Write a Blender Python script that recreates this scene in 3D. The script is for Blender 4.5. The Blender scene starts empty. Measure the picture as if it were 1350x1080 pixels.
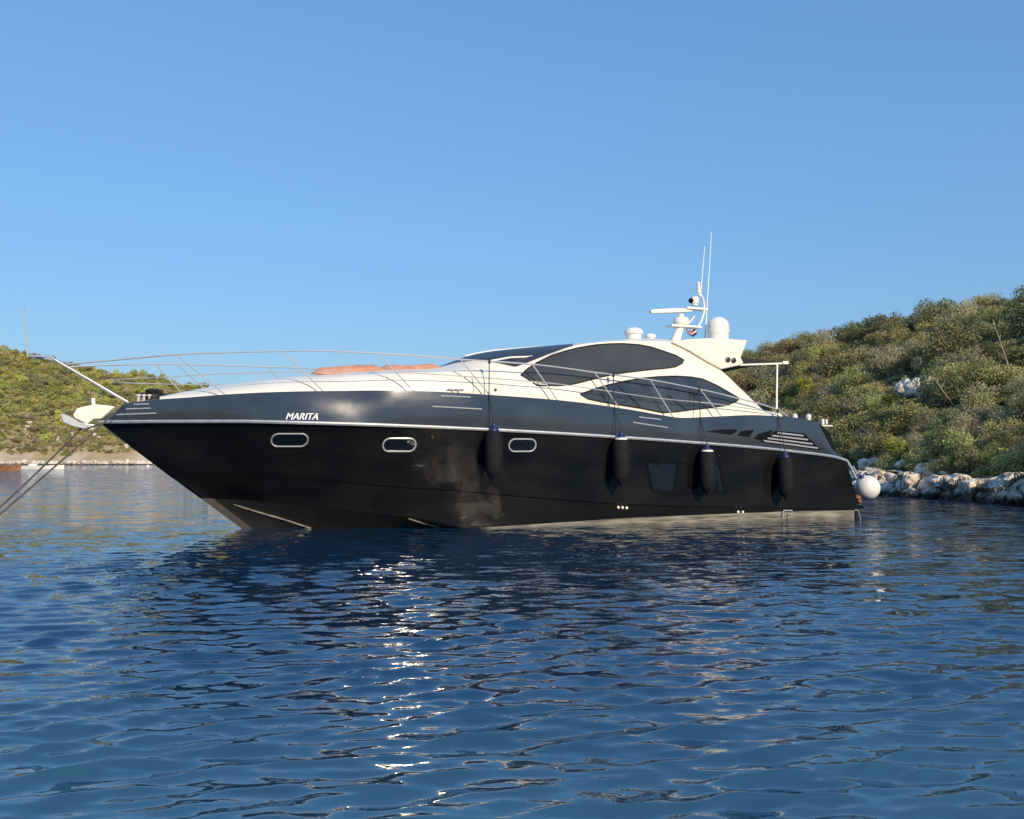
import bpy, bmesh, math, random
import numpy as np
from mathutils import Vector, Matrix, noise
from mathutils.bvhtree import BVHTree
from mathutils.geometry import delaunay_2d_cdt

rnd = random.Random(7)
SC = bpy.context.scene
COL = SC.collection
R = math.radians

# ------------------------------------------------------------------ camera
F_PX, HOR, EYE = 1123.0, 606.0, 1.7
cam_d = bpy.data.cameras.new("camera")
cam = bpy.data.objects.new("camera", cam_d)
COL.objects.link(cam)
PITCH = math.atan((HOR - 540) / F_PX)
cam.location = (0, 0, EYE)
cam.rotation_euler = (math.pi / 2 + PITCH, 0, 0)
cam_d.sensor_width = 36
cam_d.lens = F_PX / 1350 * 36
cam_d.clip_start, cam_d.clip_end = 0.1, 5000
SC.camera = cam

# ------------------------------------------------------------------ light
SUN_AZ, SUN_EL = R(-63), R(25)
sun_dir = Vector((math.cos(SUN_EL) * math.cos(SUN_AZ), math.cos(SUN_EL) * math.sin(SUN_AZ), math.sin(SUN_EL)))
W = bpy.data.worlds.new("World")
SC.world = W
W.use_nodes = True
nt = W.node_tree
bg = nt.nodes["Background"]
sky = nt.nodes.new("ShaderNodeTexSky")
sky.sky_type = 'NISHITA'
sky.sun_disc = False
sky.sun_elevation = SUN_EL
sky.sun_rotation = math.atan2(sun_dir.x, sun_dir.y)
sky.air_density = 2.0
sky.dust_density = 0.0
sky.ozone_density = 10.0
# the photograph's sky is evenly deep blue down to the horizon: soften its range and keep it blue
gam = nt.nodes.new("ShaderNodeGamma"); gam.inputs[1].default_value = 0.56
tint = nt.nodes.new("ShaderNodeMix"); tint.data_type = 'RGBA'; tint.blend_type = 'MULTIPLY'; tint.clamp_result = False
tint.inputs["Factor"].default_value = 1.0; tint.inputs["B"].default_value = (0.98, 1.39, 1.97, 1)
nt.links.new(sky.outputs[0], gam.inputs[0]); nt.links.new(gam.outputs[0], tint.inputs["A"]); nt.links.new(tint.outputs["Result"], bg.inputs[0])
bg.inputs[1].default_value = 0.15
sun_l = bpy.data.lights.new("sun", 'SUN')
sun_l.energy = 4.2
sun_l.angle = R(0.5)
sun_l.color = (1.0, 0.84, 0.62)
sun = bpy.data.objects.new("sun", sun_l)
COL.objects.link(sun)
sun.rotation_euler = sun_dir.to_track_quat('Z', 'Y').to_euler()
SC.view_settings.view_transform = 'Standard'
SC.view_settings.look = 'None'
SC.view_settings.exposure = 0.15
SC.view_settings.gamma = 1.0
SC.view_settings.use_curve_mapping = False
SC.cycles.max_bounces = 8
SC.cycles.caustics_reflective = False
SC.cycles.caustics_refractive = False

# ------------------------------------------------------------------ materials
def mat(name, color, rough=0.5, metal=0.0, spec=0.5, coat=0.0):
    m = bpy.data.materials.new(name)
    m.use_nodes = True
    b = m.node_tree.nodes["Principled BSDF"]
    b.inputs["Base Color"].default_value = (*color, 1)
    b.inputs["Roughness"].default_value = rough
    b.inputs["Metallic"].default_value = metal
    b.inputs["Specular IOR Level"].default_value = spec
    b.inputs["Coat Weight"].default_value = coat
    b.inputs["Coat Roughness"].default_value = 0.04
    return m

def nodes(m):
    return m.node_tree.nodes, m.node_tree.links, m.node_tree.nodes["Principled BSDF"]

def noisy(m, c1, c2, scale=3.0, detail=5, stretch=(1, 1, 1), lo=0.35, hi=0.65, coord="Object", rough=None, bump=0.0, bscale=None):
    """colour drifting between two tones by 3-D noise, optional roughness drift and bump"""
    N, Lk, b = nodes(m)
    tc = N.new("ShaderNodeTexCoord"); mp = N.new("ShaderNodeMapping")
    mp.inputs["Scale"].default_value = stretch
    Lk.new(tc.outputs[coord], mp.inputs[0])
    nz = N.new("ShaderNodeTexNoise"); nz.inputs["Scale"].default_value = scale; nz.inputs["Detail"].default_value = detail
    Lk.new(mp.outputs[0], nz.inputs["Vector"])
    cr = N.new("ShaderNodeValToRGB")
    cr.color_ramp.elements[0].position = lo; cr.color_ramp.elements[0].color = (*c1, 1)
    cr.color_ramp.elements[1].position = hi; cr.color_ramp.elements[1].color = (*c2, 1)
    Lk.new(nz.outputs[0], cr.inputs[0]); Lk.new(cr.outputs[0], b.inputs["Base Color"])
    if rough:
        mr = N.new("ShaderNodeMapRange")
        mr.inputs[1].default_value = lo; mr.inputs[2].default_value = hi
        mr.inputs[3].default_value = rough[0]; mr.inputs[4].default_value = rough[1]
        Lk.new(nz.outputs[0], mr.inputs[0]); Lk.new(mr.outputs[0], b.inputs["Roughness"])
    if bump:
        n2 = N.new("ShaderNodeTexNoise"); n2.inputs["Scale"].default_value = bscale or scale * 3; n2.inputs["Detail"].default_value = 6
        Lk.new(mp.outputs[0], n2.inputs["Vector"])
        bp = N.new("ShaderNodeBump"); bp.inputs["Strength"].default_value = 1.0; bp.inputs["Distance"].default_value = bump
        Lk.new(n2.outputs[0], bp.inputs["Height"]); Lk.new(bp.outputs[0], b.inputs["Normal"])
    return m

M = {}
M['hull'] = noisy(mat('black_hull_paint', (0.008,) * 3, 0.14, spec=0.28), (0.004, 0.004, 0.005), (0.014, 0.013, 0.011), 0.7, 8, (1, 1, 2.2), 0.3, 0.75, rough=(0.10, 0.2), bump=0.0, bscale=1.6)
M['topside'] = noisy(mat('dark_blue_grey_topside', (0.02, 0.024, 0.034), 0.2, spec=0.6, coat=0.45), (0.022, 0.028, 0.040), (0.036, 0.044, 0.057), 0.9, 8, (1, 1, 2), 0.3, 0.7, rough=(0.10, 0.17), bump=0.001, bscale=1.4)
M['topside'].node_tree.nodes['Principled BSDF'].inputs['Coat Roughness'].default_value = 0.11
M['bottom'] = noisy(mat('dark_antifouling', (0.02,) * 3, 0.6), (0.005, 0.005, 0.006), (0.014, 0.013, 0.012), 2.0, 8)
M['boot'] = noisy(mat('weathered_boot_stripe', (0.5, 0.46, 0.38), 0.45), (0.08, 0.072, 0.058), (0.34, 0.31, 0.25), 3.0, 9, (0.5, 1, 6), 0.3, 0.68)
M['gel'] = noisy(mat('white_gelcoat', (0.8, 0.77, 0.70), 0.22, spec=0.45), (0.76, 0.71, 0.60), (0.83, 0.78, 0.68), 0.8, 6, rough=(0.2, 0.34))
M['white'] = mat('white_plastic', (0.8, 0.77, 0.70), 0.35)
M['deck'] = noisy(mat('deck_beige', (0.55, 0.47, 0.36), 0.6), (0.48, 0.41, 0.31), (0.58, 0.5, 0.4), 6)
M['steel'] = mat('polished_steel', (0.72, 0.70, 0.66), 0.24, metal=0.55, spec=0.7)
M['satin'] = noisy(mat('satin_aluminium', (0.62, 0.61, 0.58), 0.35, metal=0.7), (0.55, 0.54, 0.5), (0.68, 0.67, 0.64), 5)
M['glass'] = noisy(mat('smoked_glass', (0.03, 0.03, 0.03), 0.04, spec=0.7), (0.045, 0.044, 0.040), (0.066, 0.064, 0.057), 0.6, 3, rough=(0.03, 0.07))
M['sglass'] = noisy(mat('tinted_saloon_glass', (0.03, 0.03, 0.03), 0.04, spec=0.9), (0.022, 0.024, 0.024), (0.05, 0.052, 0.05), 0.9, 3, rough=(0.02, 0.05))
_b = M['sglass'].node_tree.nodes['Principled BSDF']; _b.inputs['IOR'].default_value = 1.52
M['wglass'] = mat('windscreen_cover_mesh', (0.035, 0.037, 0.042), 0.35, spec=0.5)
M['hglass'] = mat('hull_glass', (0.006, 0.007, 0.010), 0.03, spec=0.7)
M['seal'] = mat('rubber_seal', (0.012,) * 3, 0.5)
M['slot'] = mat('vent_reflection_black', (0.003,) * 3, 0.4, spec=0.15)
M['letter'] = mat('white_lettering', (0.82, 0.82, 0.80), 0.4)
M['fender'] = noisy(mat('black_fender_cover', (0.012, 0.012, 0.014), 0.75, spec=0.2), (0.006, 0.006, 0.008), (0.013, 0.013, 0.016), 9, 6, bump=0.002, bscale=60)
M['blue'] = mat('navy_fender_cap', (0.012, 0.016, 0.10), 0.5)
M['rope_dark'] = mat('dark_rope', (0.02, 0.02, 0.022), 0.8)
M['rope'] = noisy(mat('weathered_rope', (0.16, 0.14, 0.12), 0.85), (0.05, 0.045, 0.04), (0.12, 0.10, 0.085), 30)
M['ball'] = noisy(mat('white_vinyl_buoy', (0.8, 0.79, 0.74), 0.35), (0.74, 0.72, 0.66), (0.82, 0.81, 0.77), 2.5)
M['towel'] = noisy(mat('terracotta_cushion', (0.5, 0.18, 0.09), 0.85), (0.58, 0.24, 0.13), (0.70, 0.35, 0.21), 4, bump=0.004, bscale=25)
M['awning'] = mat('dark_awning_cloth', (0.014, 0.012, 0.010), 0.8)
M['brown'] = mat('rusty_fitting', (0.22, 0.09, 0.04), 0.6)
M['red'] = mat('red_cloth', (0.35, 0.03, 0.04), 0.7)
M['orange'] = noisy(mat('varnished_wood', (0.42, 0.17, 0.05), 0.4), (0.16, 0.065, 0.022), (0.27, 0.12, 0.045), 3)
M['black'] = mat('black_rubber', (0.015,) * 3, 0.6)
M['bark'] = noisy(mat('bark', (0.14, 0.11, 0.085), 0.9), (0.09, 0.07, 0.055), (0.2, 0.165, 0.13), 8, bump=0.01)
M['palebark'] = noisy(mat('pale_bark', (0.35, 0.3, 0.25), 0.9), (0.26, 0.22, 0.18), (0.42, 0.37, 0.31), 8, bump=0.01)

# ------------------------------------------------------------------ mesh helpers
class MB:
    def __init__(s):
        s.v, s.f = [], []
    def add(s, vs, fs):
        o = len(s.v)
        s.v += [tuple(p) for p in vs]
        s.f += [tuple(i + o for i in f) for f in fs]
        return s
    def box(s, c, size, rot=None):
        x, y, z = (q / 2 for q in size)
        vs = [Vector((a * x, b * y, d * z)) for a in (-1, 1) for b in (-1, 1) for d in (-1, 1)]
        if rot is not None:
            vs = [rot @ p for p in vs]
        vs = [p + Vector(c) for p in vs]
        return s.add(vs, [(0, 1, 3, 2), (4, 6, 7, 5), (0, 4, 5, 1), (2, 3, 7, 6), (0, 2, 6, 4), (1, 5, 7, 3)])
    def tube(s, pts, rad, n=8, cap=True):
        pts = [Vector(p) for p in pts]
        rs = rad if isinstance(rad, (list, tuple)) else [rad] * len(pts)
        vs, fs = [], []
        prev = None
        for i, p in enumerate(pts):
            d = (pts[min(i + 1, len(pts) - 1)] - pts[max(i - 1, 0)])
            d = d.normalized() if d.length > 1e-9 else Vector((0, 0, 1))
            if prev is None:
                a = d.orthogonal().normalized()
            else:
                a = (prev - d * prev.dot(d)).normalized()
            prev = a
            b = d.cross(a)
            for k in range(n):
                t = 2 * math.pi * k / n
                vs.append(p + (a * math.cos(t) + b * math.sin(t)) * rs[i])
        for i in range(len(pts) - 1):
            for k in range(n):
                fs.append((i * n + k, i * n + (k + 1) % n, (i + 1) * n + (k + 1) % n, (i + 1) * n + k))
        if cap:
            fs.append(tuple(range(n - 1, -1, -1)))
            e = (len(pts) - 1) * n
            fs.append(tuple(e + k for k in range(n)))
        return s.add(vs, fs)
    def lathe(s, c, prof, n=20, mtx=None):
        """prof: list of (radius, z) from bottom to top"""
        vs, fs = [], []
        for r, z in prof:
            for k in range(n):
                t = 2 * math.pi * k / n
                p = Vector((r * math.cos(t), r * math.sin(t), z))
                vs.append((mtx @ p if mtx is not None else p) + Vector(c))
        m = len(prof)
        for i in range(m - 1):
            for k in range(n):
                fs.append((i * n + k, i * n + (k + 1) % n, (i + 1) * n + (k + 1) % n, (i + 1) * n + k))
        fs.append(tuple(range(n - 1, -1, -1)))
        fs.append(tuple((m - 1) * n + k for k in range(n)))
        return s.add(vs, fs)
    def prism(s, poly, fa, fb):
        """poly: list of 2-D points; fa/fb map a 2-D point to the two end faces"""
        n = len(poly)
        vs = [fa(*p) for p in poly] + [fb(*p) for p in poly]
        fs = [tuple(range(n)), tuple(range(2 * n - 1, n - 1, -1))]
        fs += [(i, i + n, (i + 1) % n + n, (i + 1) % n) for i in range(n)]
        return s.add(vs, fs)
    def build(s, name, m, parent=None, smooth=30, bevel=0.0, fix=True):
        me = bpy.data.meshes.new(name)
        me.from_pydata(s.v, [], s.f)
        if fix:
            bm = bmesh.new(); bm.from_mesh(me)
            bmesh.ops.recalc_face_normals(bm, faces=bm.faces)
            bm.to_mesh(me); bm.free()
        me.materials.append(m)
        if smooth:
            me.shade_smooth()
            me.set_sharp_from_angle(angle=R(smooth))
        o = bpy.data.objects.new(name, me)
        COL.objects.link(o)
        if parent is not None:
            o.parent = parent
        if bevel:
            b = o.modifiers.new("bevel", 'BEVEL'); b.width = bevel; b.segments = 2; b.limit_method = 'ANGLE'
        return o

def tag(o, label=None, cat=None, group=None, kind=None):
    if label: o['label'] = label
    if cat: o['category'] = cat
    if group: o['group'] = group
    if kind: o['kind'] = kind
    return o

def empty(name, loc=(0, 0, 0), rz=0.0):
    o = bpy.data.objects.new(name, None)
    COL.objects.link(o)
    o.location = loc; o.rotation_euler = (0, 0, rz)
    o.empty_display_size = 0.3
    return o

def lerp_tab(tab):
    xs = np.array([p[0] for p in tab]); ys = np.array([p[1] for p in tab])
    return lambda x: float(np.interp(x, xs, ys))

def smooth_tab(tab, pad=0):
    """monotone cubic through a table"""
    xs = [p[0] for p in tab]; ys = [p[1] for p in tab]
    n = len(xs)
    d = [(ys[i + 1] - ys[i]) / (xs[i + 1] - xs[i]) for i in range(n - 1)]
    m = [d[0]] + [0 if d[i - 1] * d[i] <= 0 else 2 * d[i - 1] * d[i] / (d[i - 1] + d[i]) for i in range(1, n - 1)] + [d[-1]]
    def f(x):
        if x <= xs[0]: return ys[0]
        if x >= xs[-1]: return ys[-1]
        i = 0
        while x > xs[i + 1]: i += 1
        h = xs[i + 1] - xs[i]; t = (x - xs[i]) / h
        return (2*t**3 - 3*t**2 + 1)*ys[i] + (t**3 - 2*t**2 + t)*h*m[i] + (-2*t**3 + 3*t**2)*ys[i+1] + (t**3 - t**2)*h*m[i+1]
    return f

# ------------------------------------------------------------------ the yacht's own frame (X aft, Y starboard, Z up; origin where the stem meets the water)
YAW = R(21.15)
def world_ray(px, py):
    x = (px - 675) / F_PX; y = -(py - 540) / F_PX
    return Vector((x, math.cos(PITCH) - y * math.sin(PITCH), math.sin(PITCH) + y * math.cos(PITCH)))
_d = world_ray(320, 697)
YO = Vector((0, 0, EYE)) + _d * (-EYE / _d.z)
YM = Matrix.Translation(YO) @ Matrix.Rotation(YAW, 4, 'Z')
YI = YM.inverted()
EYE_L = YI @ Vector((0, 0, EYE))
def lray(px, py):
    return (YI.to_3x3() @ world_ray(px, py)).normalized()
def on_half_breadth(px, py, bf):
    """(s, z) where the sight line meets the vertical sheet at half-breadth bf(s) on the port side"""
    d = lray(px, py); t = 2.0
    for _ in range(60):
        k = (-t - EYE_L.y) / d.y
        p = EYE_L + d * k
        t = t * 0.4 + bf(p.x) * 0.6
    return p.x, p.z
def line_z(pts, bf):
    t = sorted(on_half_breadth(x, y, bf) for x, y in pts)
    out = [t[0]]
    for q in t[1:]:
        if q[0] > out[-1][0] + 0.02: out.append(q)
    return smooth_tab(out)
def hit(px, py, bvh):
    h = bvh.ray_cast(EYE_L, lray(px, py))
    return h[0]
P3 = lambda s, t, z: (s, -t, z)

yacht = empty("motor_yacht", YO, YAW)
tag(yacht, "black-hulled motor yacht with white superstructure lying at anchor in the bay", "yacht")

# half-breadths
b_rub = smooth_tab([(-3.30, 0.10), (-2.9, 0.42), (-2.2, 0.86), (-1.2, 1.34), (0, 1.90), (1.2, 2.23), (2.4, 2.37), (4, 2.46), (6, 2.51), (9, 2.54), (12, 2.53), (15, 2.44), (17.3, 2.28)])
tumble = smooth_tab([(-3.3, 0.02), (-1, 0.02), (0.0, 0.05), (1.3, 0.135), (2.1, 0.160), (3.3, 0.05), (5.5, 0.03), (9, 0.03), (13, 0.04), (17, 0.05)])  # swell near the bow is shaped to catch the sun glint
b_sheer = lambda s: b_rub(s) - tumble(s)
b_knk = smooth_tab([(-1.75, 0.0), (-1.2, 0.34), (0, 0.92), (1.5, 1.42), (3, 1.78), (5, 2.08), (8, 2.30), (12, 2.38), (17.3, 2.24)])
b_chn = smooth_tab([(-0.7, 0.0), (0, 0.34), (1, 0.86), (3, 1.50), (5, 1.88), (8, 2.12), (12, 2.22), (17.3, 2.14)])
z_sheer = line_z([(132, 553), (150, 544), (168, 532), (205, 527), (250, 524), (300, 520), (400, 516), (500, 515), (560, 516), (650, 521), (740, 528), (830, 540), (870, 547), (900, 551), (930, 550), (1000, 547.5), (1050, 551), (1078, 557), (1090, 580), (1099, 595), (1113, 604.5)], b_sheer)
z_rub = line_z([(130, 556), (300, 555), (400, 557), (500, 560), (600, 564), (700, 569), (800, 575), (900, 582), (1000, 590), (1060, 596.5), (1100, 602), (1115, 607)], b_rub)
z_knk = line_z([(222, 625), (300, 622), (373, 628), (400, 631), (504, 640), (607, 647), (700, 655), (840, 665), (1092, 670), (1128, 671)], b_knk)
z_chn = line_z([(270, 657), (330, 660), (400, 667), (478, 675), (555, 684), (594, 693), (640, 699), (800, 703), (1120, 699)], b_chn)
stem = smooth_tab([(-0.8, 1.05), (-0.1, 0.15), (0.0, 0.0), (1.08, -1.42), (1.63, -2.11), (2.3, -2.92), (2.6, -3.30)])   # z -> s

def s_end(z):           # raked quarter of the transom
    return float(np.interp(z, [-0.8, 0.2, 0.75, 1.0, 1.72, 2.2], [17.0, 17.17, 17.28, 17.18, 16.72, 16.4]))

NU = 110
def line_pts(s0, s1, bf, zf, db=0, dz=0):
    out = []
    for i in range(NU + 1):
        u = (i / NU) ** 1.35
        s = s0 + (s1 - s0) * u
        out.append((s, max(0.0, bf(s) - db) if i else 0.0, zf(s) + dz))
    return out
zc0, zk0 = z_chn(-0.7), z_knk(-1.7)
keel = line_pts(1.0, 17.0, lambda s: 0.0, lambda s: -0.8)
chine = line_pts(stem(zc0), 17.15, b_chn, z_chn)
knk_lo = line_pts(stem(zk0 - 0.03), 17.24, b_knk, z_knk, 0.035, -0.03)
knk = line_pts(stem(zk0), 17.25, b_knk, z_knk)
rub = line_pts(-3.30, 16.74, b_rub, z_rub)
she = line_pts(-3.26, 16.70, b_sheer, z_sheer)

def loft(mb, lines, subs, bow=None):
    """skin between lines, mirrored to starboard"""
    rows = []
    for k in range(len(lines) - 1):
        n = subs[k]
        for j in range(n):
            w = j / n
            row = []
            for i in range(NU + 1):
                a, b = lines[k][i], lines[k + 1][i]
                p = [a[c] * (1 - w) + b[c] * w for c in range(3)]
                if bow and bow[k]:
                    fl = bow[k] * math.sin(math.pi * w) * (max(0.0, 1 - i / NU * 1.15) if bow[k] < 0 else 1.0) * min(1, p[1] / 0.9)
                    p[1] = max(0.0, p[1] + fl)
                row.append(p)
            rows.append(row)
    rows.append([list(p) for p in lines[-1]])
    for sg in (1, -1):
        vs = [P3(p[0], p[1] * sg, p[2]) for r in rows for p in r]
        W1 = NU + 1
        fs = []
        for r in range(len(rows) - 1):
            for i in range(NU):
                q = (r * W1 + i, r * W1 + i + 1, (r + 1) * W1 + i + 1, (r + 1) * W1 + i)
                fs.append(q if sg > 0 else q[::-1])
        mb.add(vs, fs)
    return mb

def weld(o, d=0.0015):
    bm = bmesh.new(); bm.from_mesh(o.data)
    bmesh.ops.remove_doubles(bm, verts=bm.verts, dist=d)
    bmesh.ops.dissolve_degenerate(bm, edges=bm.edges, dist=1e-5)
    bmesh.ops.recalc_face_normals(bm, faces=bm.faces)
    bm.to_mesh(o.data); bm.free()
    o.data.set_sharp_from_angle(angle=R(22))

hb = MB()
loft(hb, [chine, knk_lo, knk, rub], [5, 1, 9], [-0.02, 0, -0.09])
hb2 = MB(); loft(hb2, [keel, chine], [4], [0])
# transom closing the stern
tr = []
for sg in (1, -1):
    pts = [knk_lo[-1], knk[-1]] + [[knk[-1][c] * (1 - w) + rub[-1][c] * w for c in range(3)] for w in (0.25, 0.5, 0.75)] + [rub[-1]]
    tr.append([P3(p[0], p[1] * sg, p[2]) for p in pts])
n = len(tr[0])
hb.add(tr[0] + tr[1], [(i, i + 1, n + i + 1, n + i) for i in range(n - 1)])
hull = hb.build("hull", M['hull'], yacht, smooth=22)
weld(hull)
under = hb2.build("underbody", M['bottom'], hull, smooth=22)
weld(under)
tb = MB(); loft(tb, [rub, she], [5], [0.02])
topside = tb.build("topside_panel", M['topside'], hull, smooth=22)
weld(topside)

def bvh_of(*objs):
    vs, fs = [], []
    for o in objs:
        b = len(vs)
        vs += [v.co.copy() for v in o.data.vertices]
        fs += [tuple(i + b for i in p.vertices) for p in o.data.polygons]
    return BVHTree.FromPolygons(vs, fs)
HB = bvh_of(hull, topside, under)

def skin_t(bvh, s, z):
    h = bvh.ray_cast(Vector((s, -6, z)), Vector((0, 1, 0)))
    if h[0] is None:
        return None, None
    return h[0], h[1] if h[1].y < 0 else -h[1]

def panel_sz(poly, bvh, off, step=0.12, thick=0.01):
    """a thin curved plate that follows the skin inside an (s, z) outline, proud of it by off"""
    dens = []
    for i in range(len(poly)):
        a, b = poly[i], poly[(i + 1) % len(poly)]
        L = math.hypot(b[0] - a[0], b[1] - a[1]); m = max(1, int(L / step))
        for k in range(m):
            dens.append((a[0] + (b[0] - a[0]) * k / m, a[1] + (b[1] - a[1]) * k / m))
    nb = len(dens)
    xs = [p[0] for p in dens]; zs = [p[1] for p in dens]
    inner = []
    x = min(xs) + step * 0.5
    while x < max(xs):
        z = min(zs) + step * 0.5
        while z < max(zs):
            c = False
            for i in range(nb):
                (x1, z1), (x2, z2) = dens[i], dens[(i + 1) % nb]
                if (z1 > z) != (z2 > z) and x < (x2 - x1) * (z - z1) / (z2 - z1) + x1: c = not c
            if c and min(math.hypot(x - q[0], z - q[1]) for q in dens) > step * 0.45: inner.append((x, z))
            z += step
        x += step
    allp = [Vector(p) for p in dens + inner]
    ov, oe, of, *_ = delaunay_2d_cdt(allp, [], [list(range(nb))], 1, 1e-6)
    top, nrm = [], []
    for p in ov:
        c, nn = skin_t(bvh, p.x, p.y)
        if c is None:
            c, nn = Vector((p.x, top[-1].y if top else -2, p.y)), Vector((0, -1, 0))
        top.append(c); nrm.append(nn)
    m = MB()
    N = len(top)
    vs = [t + n_ * off for t, n_ in zip(top, nrm)] + [t + n_ * (off - thick) for t, n_ in zip(top, nrm)]
    fs = [tuple(f) for f in of]
    cnt = {}
    for f in fs:
        for i in range(len(f)):
            e = (f[i], f[(i + 1) % len(f)])
            k = tuple(sorted(e)); cnt.setdefault(k, []).append(e)
    rim = [v[0] for v in cnt.values() if len(v) == 1]
    fs += [(a, a + N, b + N, b) for a, b in rim]
    m.add(vs, fs)
    return m

def px_poly(pts, bvh):
    out = []
    for x, y in pts:
        h = hit(x, y, bvh)
        if h is not None: out.append((h.x, h.z))
    return out

def smooth_loop(pts, n=4):
    """closed Catmull-Rom through pts"""
    out = []
    m = len(pts)
    for i in range(m):
        p0, p1, p2, p3 = (Vector(pts[(i + k) % m]) for k in (-1, 0, 1, 2))
        for k in range(n):
            t = k / n
            out.append(tuple(0.5 * ((2 * p1) + (p2 - p0) * t + (2 * p0 - 5 * p1 + 4 * p2 - p3) * t * t + (3 * p1 - p0 - 3 * p2 + p3) * t ** 3)))
    return out

def skin_path(pts, bvh, off):
    out = []
    for s, z in pts:
        c, nn = skin_t(bvh, s, z)
        if c is not None: out.append(c + nn * off)
    return out

# rubbing strake: pale metal moulding along the knuckle of the hull
rb = MB()
for sg in (1, -1):
    prof = [(-0.004, -0.04), (0.045, -0.035), (0.06, 0.0), (0.045, 0.035), (-0.004, 0.04)]
    rows = []
    for i, p in enumerate(rub):
        rows += [P3(p[0], (p[1] + a) * sg, p[2] + b - 0.01) for a, b in prof]
    k = len(prof)
    rb.add(rows, [(i * k + j, i * k + j + 1, (i + 1) * k + j + 1, (i + 1) * k + j) for i in range(NU) for j in range(k - 1)] + [tuple(range(k)), tuple((NU * k + j) for j in range(k))])
rb.build("rub_rail", M['satin'], hull)
# toe edge on top of the topside and the deck
dk = MB()
L_ = []; 
for i in range(0, NU + 1):
    p = she[i]
    L_.append([P3(p[0], p[1], p[2]), P3(p[0], max(0, p[1] - 0.05), p[2] + 0.005), P3(p[0], max(0, p[1] - 0.07), p[2] - 0.06), P3(p[0], -max(0, p[1] - 0.07), p[2] - 0.06), P3(p[0], -max(0, p[1] - 0.05), p[2] + 0.005), P3(p[0], -p[1], p[2])])
dk.add([q for r in L_ for q in r], [(i * 6 + j, i * 6 + j + 1, (i + 1) * 6 + j + 1, (i + 1) * 6 + j) for i in range(NU) for j in range(5)])
dk.build("deck", M['deck'], hull)

# boot stripe along the waterline
def s_of_px(px, py, bvh=HB):
    h = hit(px, py, bvh); return (h.x, h.z)
bt = px_poly([(580, 695), (620, 692.5), (700, 688), (840, 682.5), (1034, 674.5), (1119, 673)], HB)
bs = MB()
top_z = smooth_tab(sorted(bt))
rows = []
ss = np.linspace(bt[0][0], 17.1, 70)
for s in ss:
    for w in (0, 0.5, 1):
        z = -0.12 + ((top_z(s) + 0.02) * min(1.0, max(0.0, (s - 4.9) / 4.5)) ** 0.7 + 0.10) * w
        c, nn = skin_t(HB, s, z)
        rows.append(c + nn * 0.006)
bs.add(rows, [(i * 3 + j, i * 3 + j + 1, (i + 1) * 3 + j + 1, (i + 1) * 3 + j) for i in range(len(ss) - 1) for j in range(2)])
bs.build("boot_stripe", M['boot'], hull)

# spray rails on the forward bottom
for pts in ([(308, 665), (340, 675), (375, 685), (412, 697)], [(538, 683.5), (560, 690), (588, 698)]):
    m = MB(); path = [hit(x, y, HB) for x, y in pts]
    path = [p + Vector((0, -0.02, -0.005)) for p in path if p is not None]
    fine = []
    for i in range(len(path) - 1):
        fine += [path[i].lerp(path[i + 1], k / 4) for k in range(4)]
    fine.append(path[-1])
    m.tube(fine, [0.008] + [0.022] * (len(fine) - 2) + [0.012], 6)
    m.build("spray_rail", M['boot'], hull)

# portholes
for (cx, cy, w, h) in ((382, 580, 50, 18.5), (526.5, 586.5, 45, 19), (688.5, 587, 37, 18)):
    c = hit(cx, cy, HB)
    def ext(dx, dy):
        q = hit(cx + dx, cy + dy, HB); return (q.x, q.z)
    a, b_, t_, d_ = ext(-w / 2, 0), ext(w / 2, 0), ext(0, -h / 2), ext(0, h / 2)
    sx = (b_[0] - a[0]) / 2; sz = (t_[1] - d_[1]) / 2; slope = (b_[1] - a[1]) / (b_[0] - a[0])
    def stadium(sc, k=10, inset=0.0):
        r = (sz - inset); e = sx - sz
        pts = []
        for q in range(k + 1):
            th = -math.pi / 2 + math.pi * q / k
            pts.append((e + r * math.cos(th), r * math.sin(th)))
        for q in range(k + 1):
            th = math.pi / 2 + math.pi * q / k
            pts.append((-e + r * math.cos(th), r * math.sin(th)))
        return [(c.x + x, c.z + y + slope * x) for x, y in pts]
    port = panel_sz(stadium(1, inset=0.02), HB, 0.006, 0.06).build("porthole", M['hglass'], hull)
    ring = skin_path(stadium(1, inset=0.016) , HB, 0.014); ring.append(ring[0])
    MB().tube(ring, 0.021, 8, cap=False).build("rim", M['steel'], port)

# hull window amidships: a framed recess with two dark panes
def plate(px_pts, name, m, off, parent, bvh=HB, rounded=0, step=0.12):
    pts = px_poly(px_pts, bvh)
    if rounded: pts = smooth_loop(pts, rounded)
    return panel_sz(pts, bvh, off, step).build(name, m, parent)
hw = plate([(851, 608.5), (948, 611.5), (957, 650.5), (890, 651.5), (859, 648.5)], "hull_window", M['slot'], 0.006, hull)
plate([(854, 611), (891, 612), (886, 648), (861, 645.5)], "pane", M['hglass'], 0.011, hw)
plate([(894, 612.5), (938, 613), (944, 647), (890, 648)], "pane_surround", M['hull'], 0.011, hw)
plate([(941, 614), (946, 614), (953.5, 647.5), (947.5, 647.5)], "pane", M['hglass'], 0.011, hw)
fr = px_poly([(851, 608.5), (948, 611.5), (957, 650.5), (890, 651.5), (859, 648.5), (851, 608.5)], HB)
frd = []
for i in range(len(fr) - 1):
    frd += [(fr[i][0] + (fr[i + 1][0] - fr[i][0]) * k / 8, fr[i][1] + (fr[i + 1][1] - fr[i][1]) * k / 8) for k in range(8)]
frd.append(frd[0])
MB().tube(skin_path(frd, HB, 0.004), 0.014, 6, cap=False).build("window_frame", M['hull'], hw)

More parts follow.
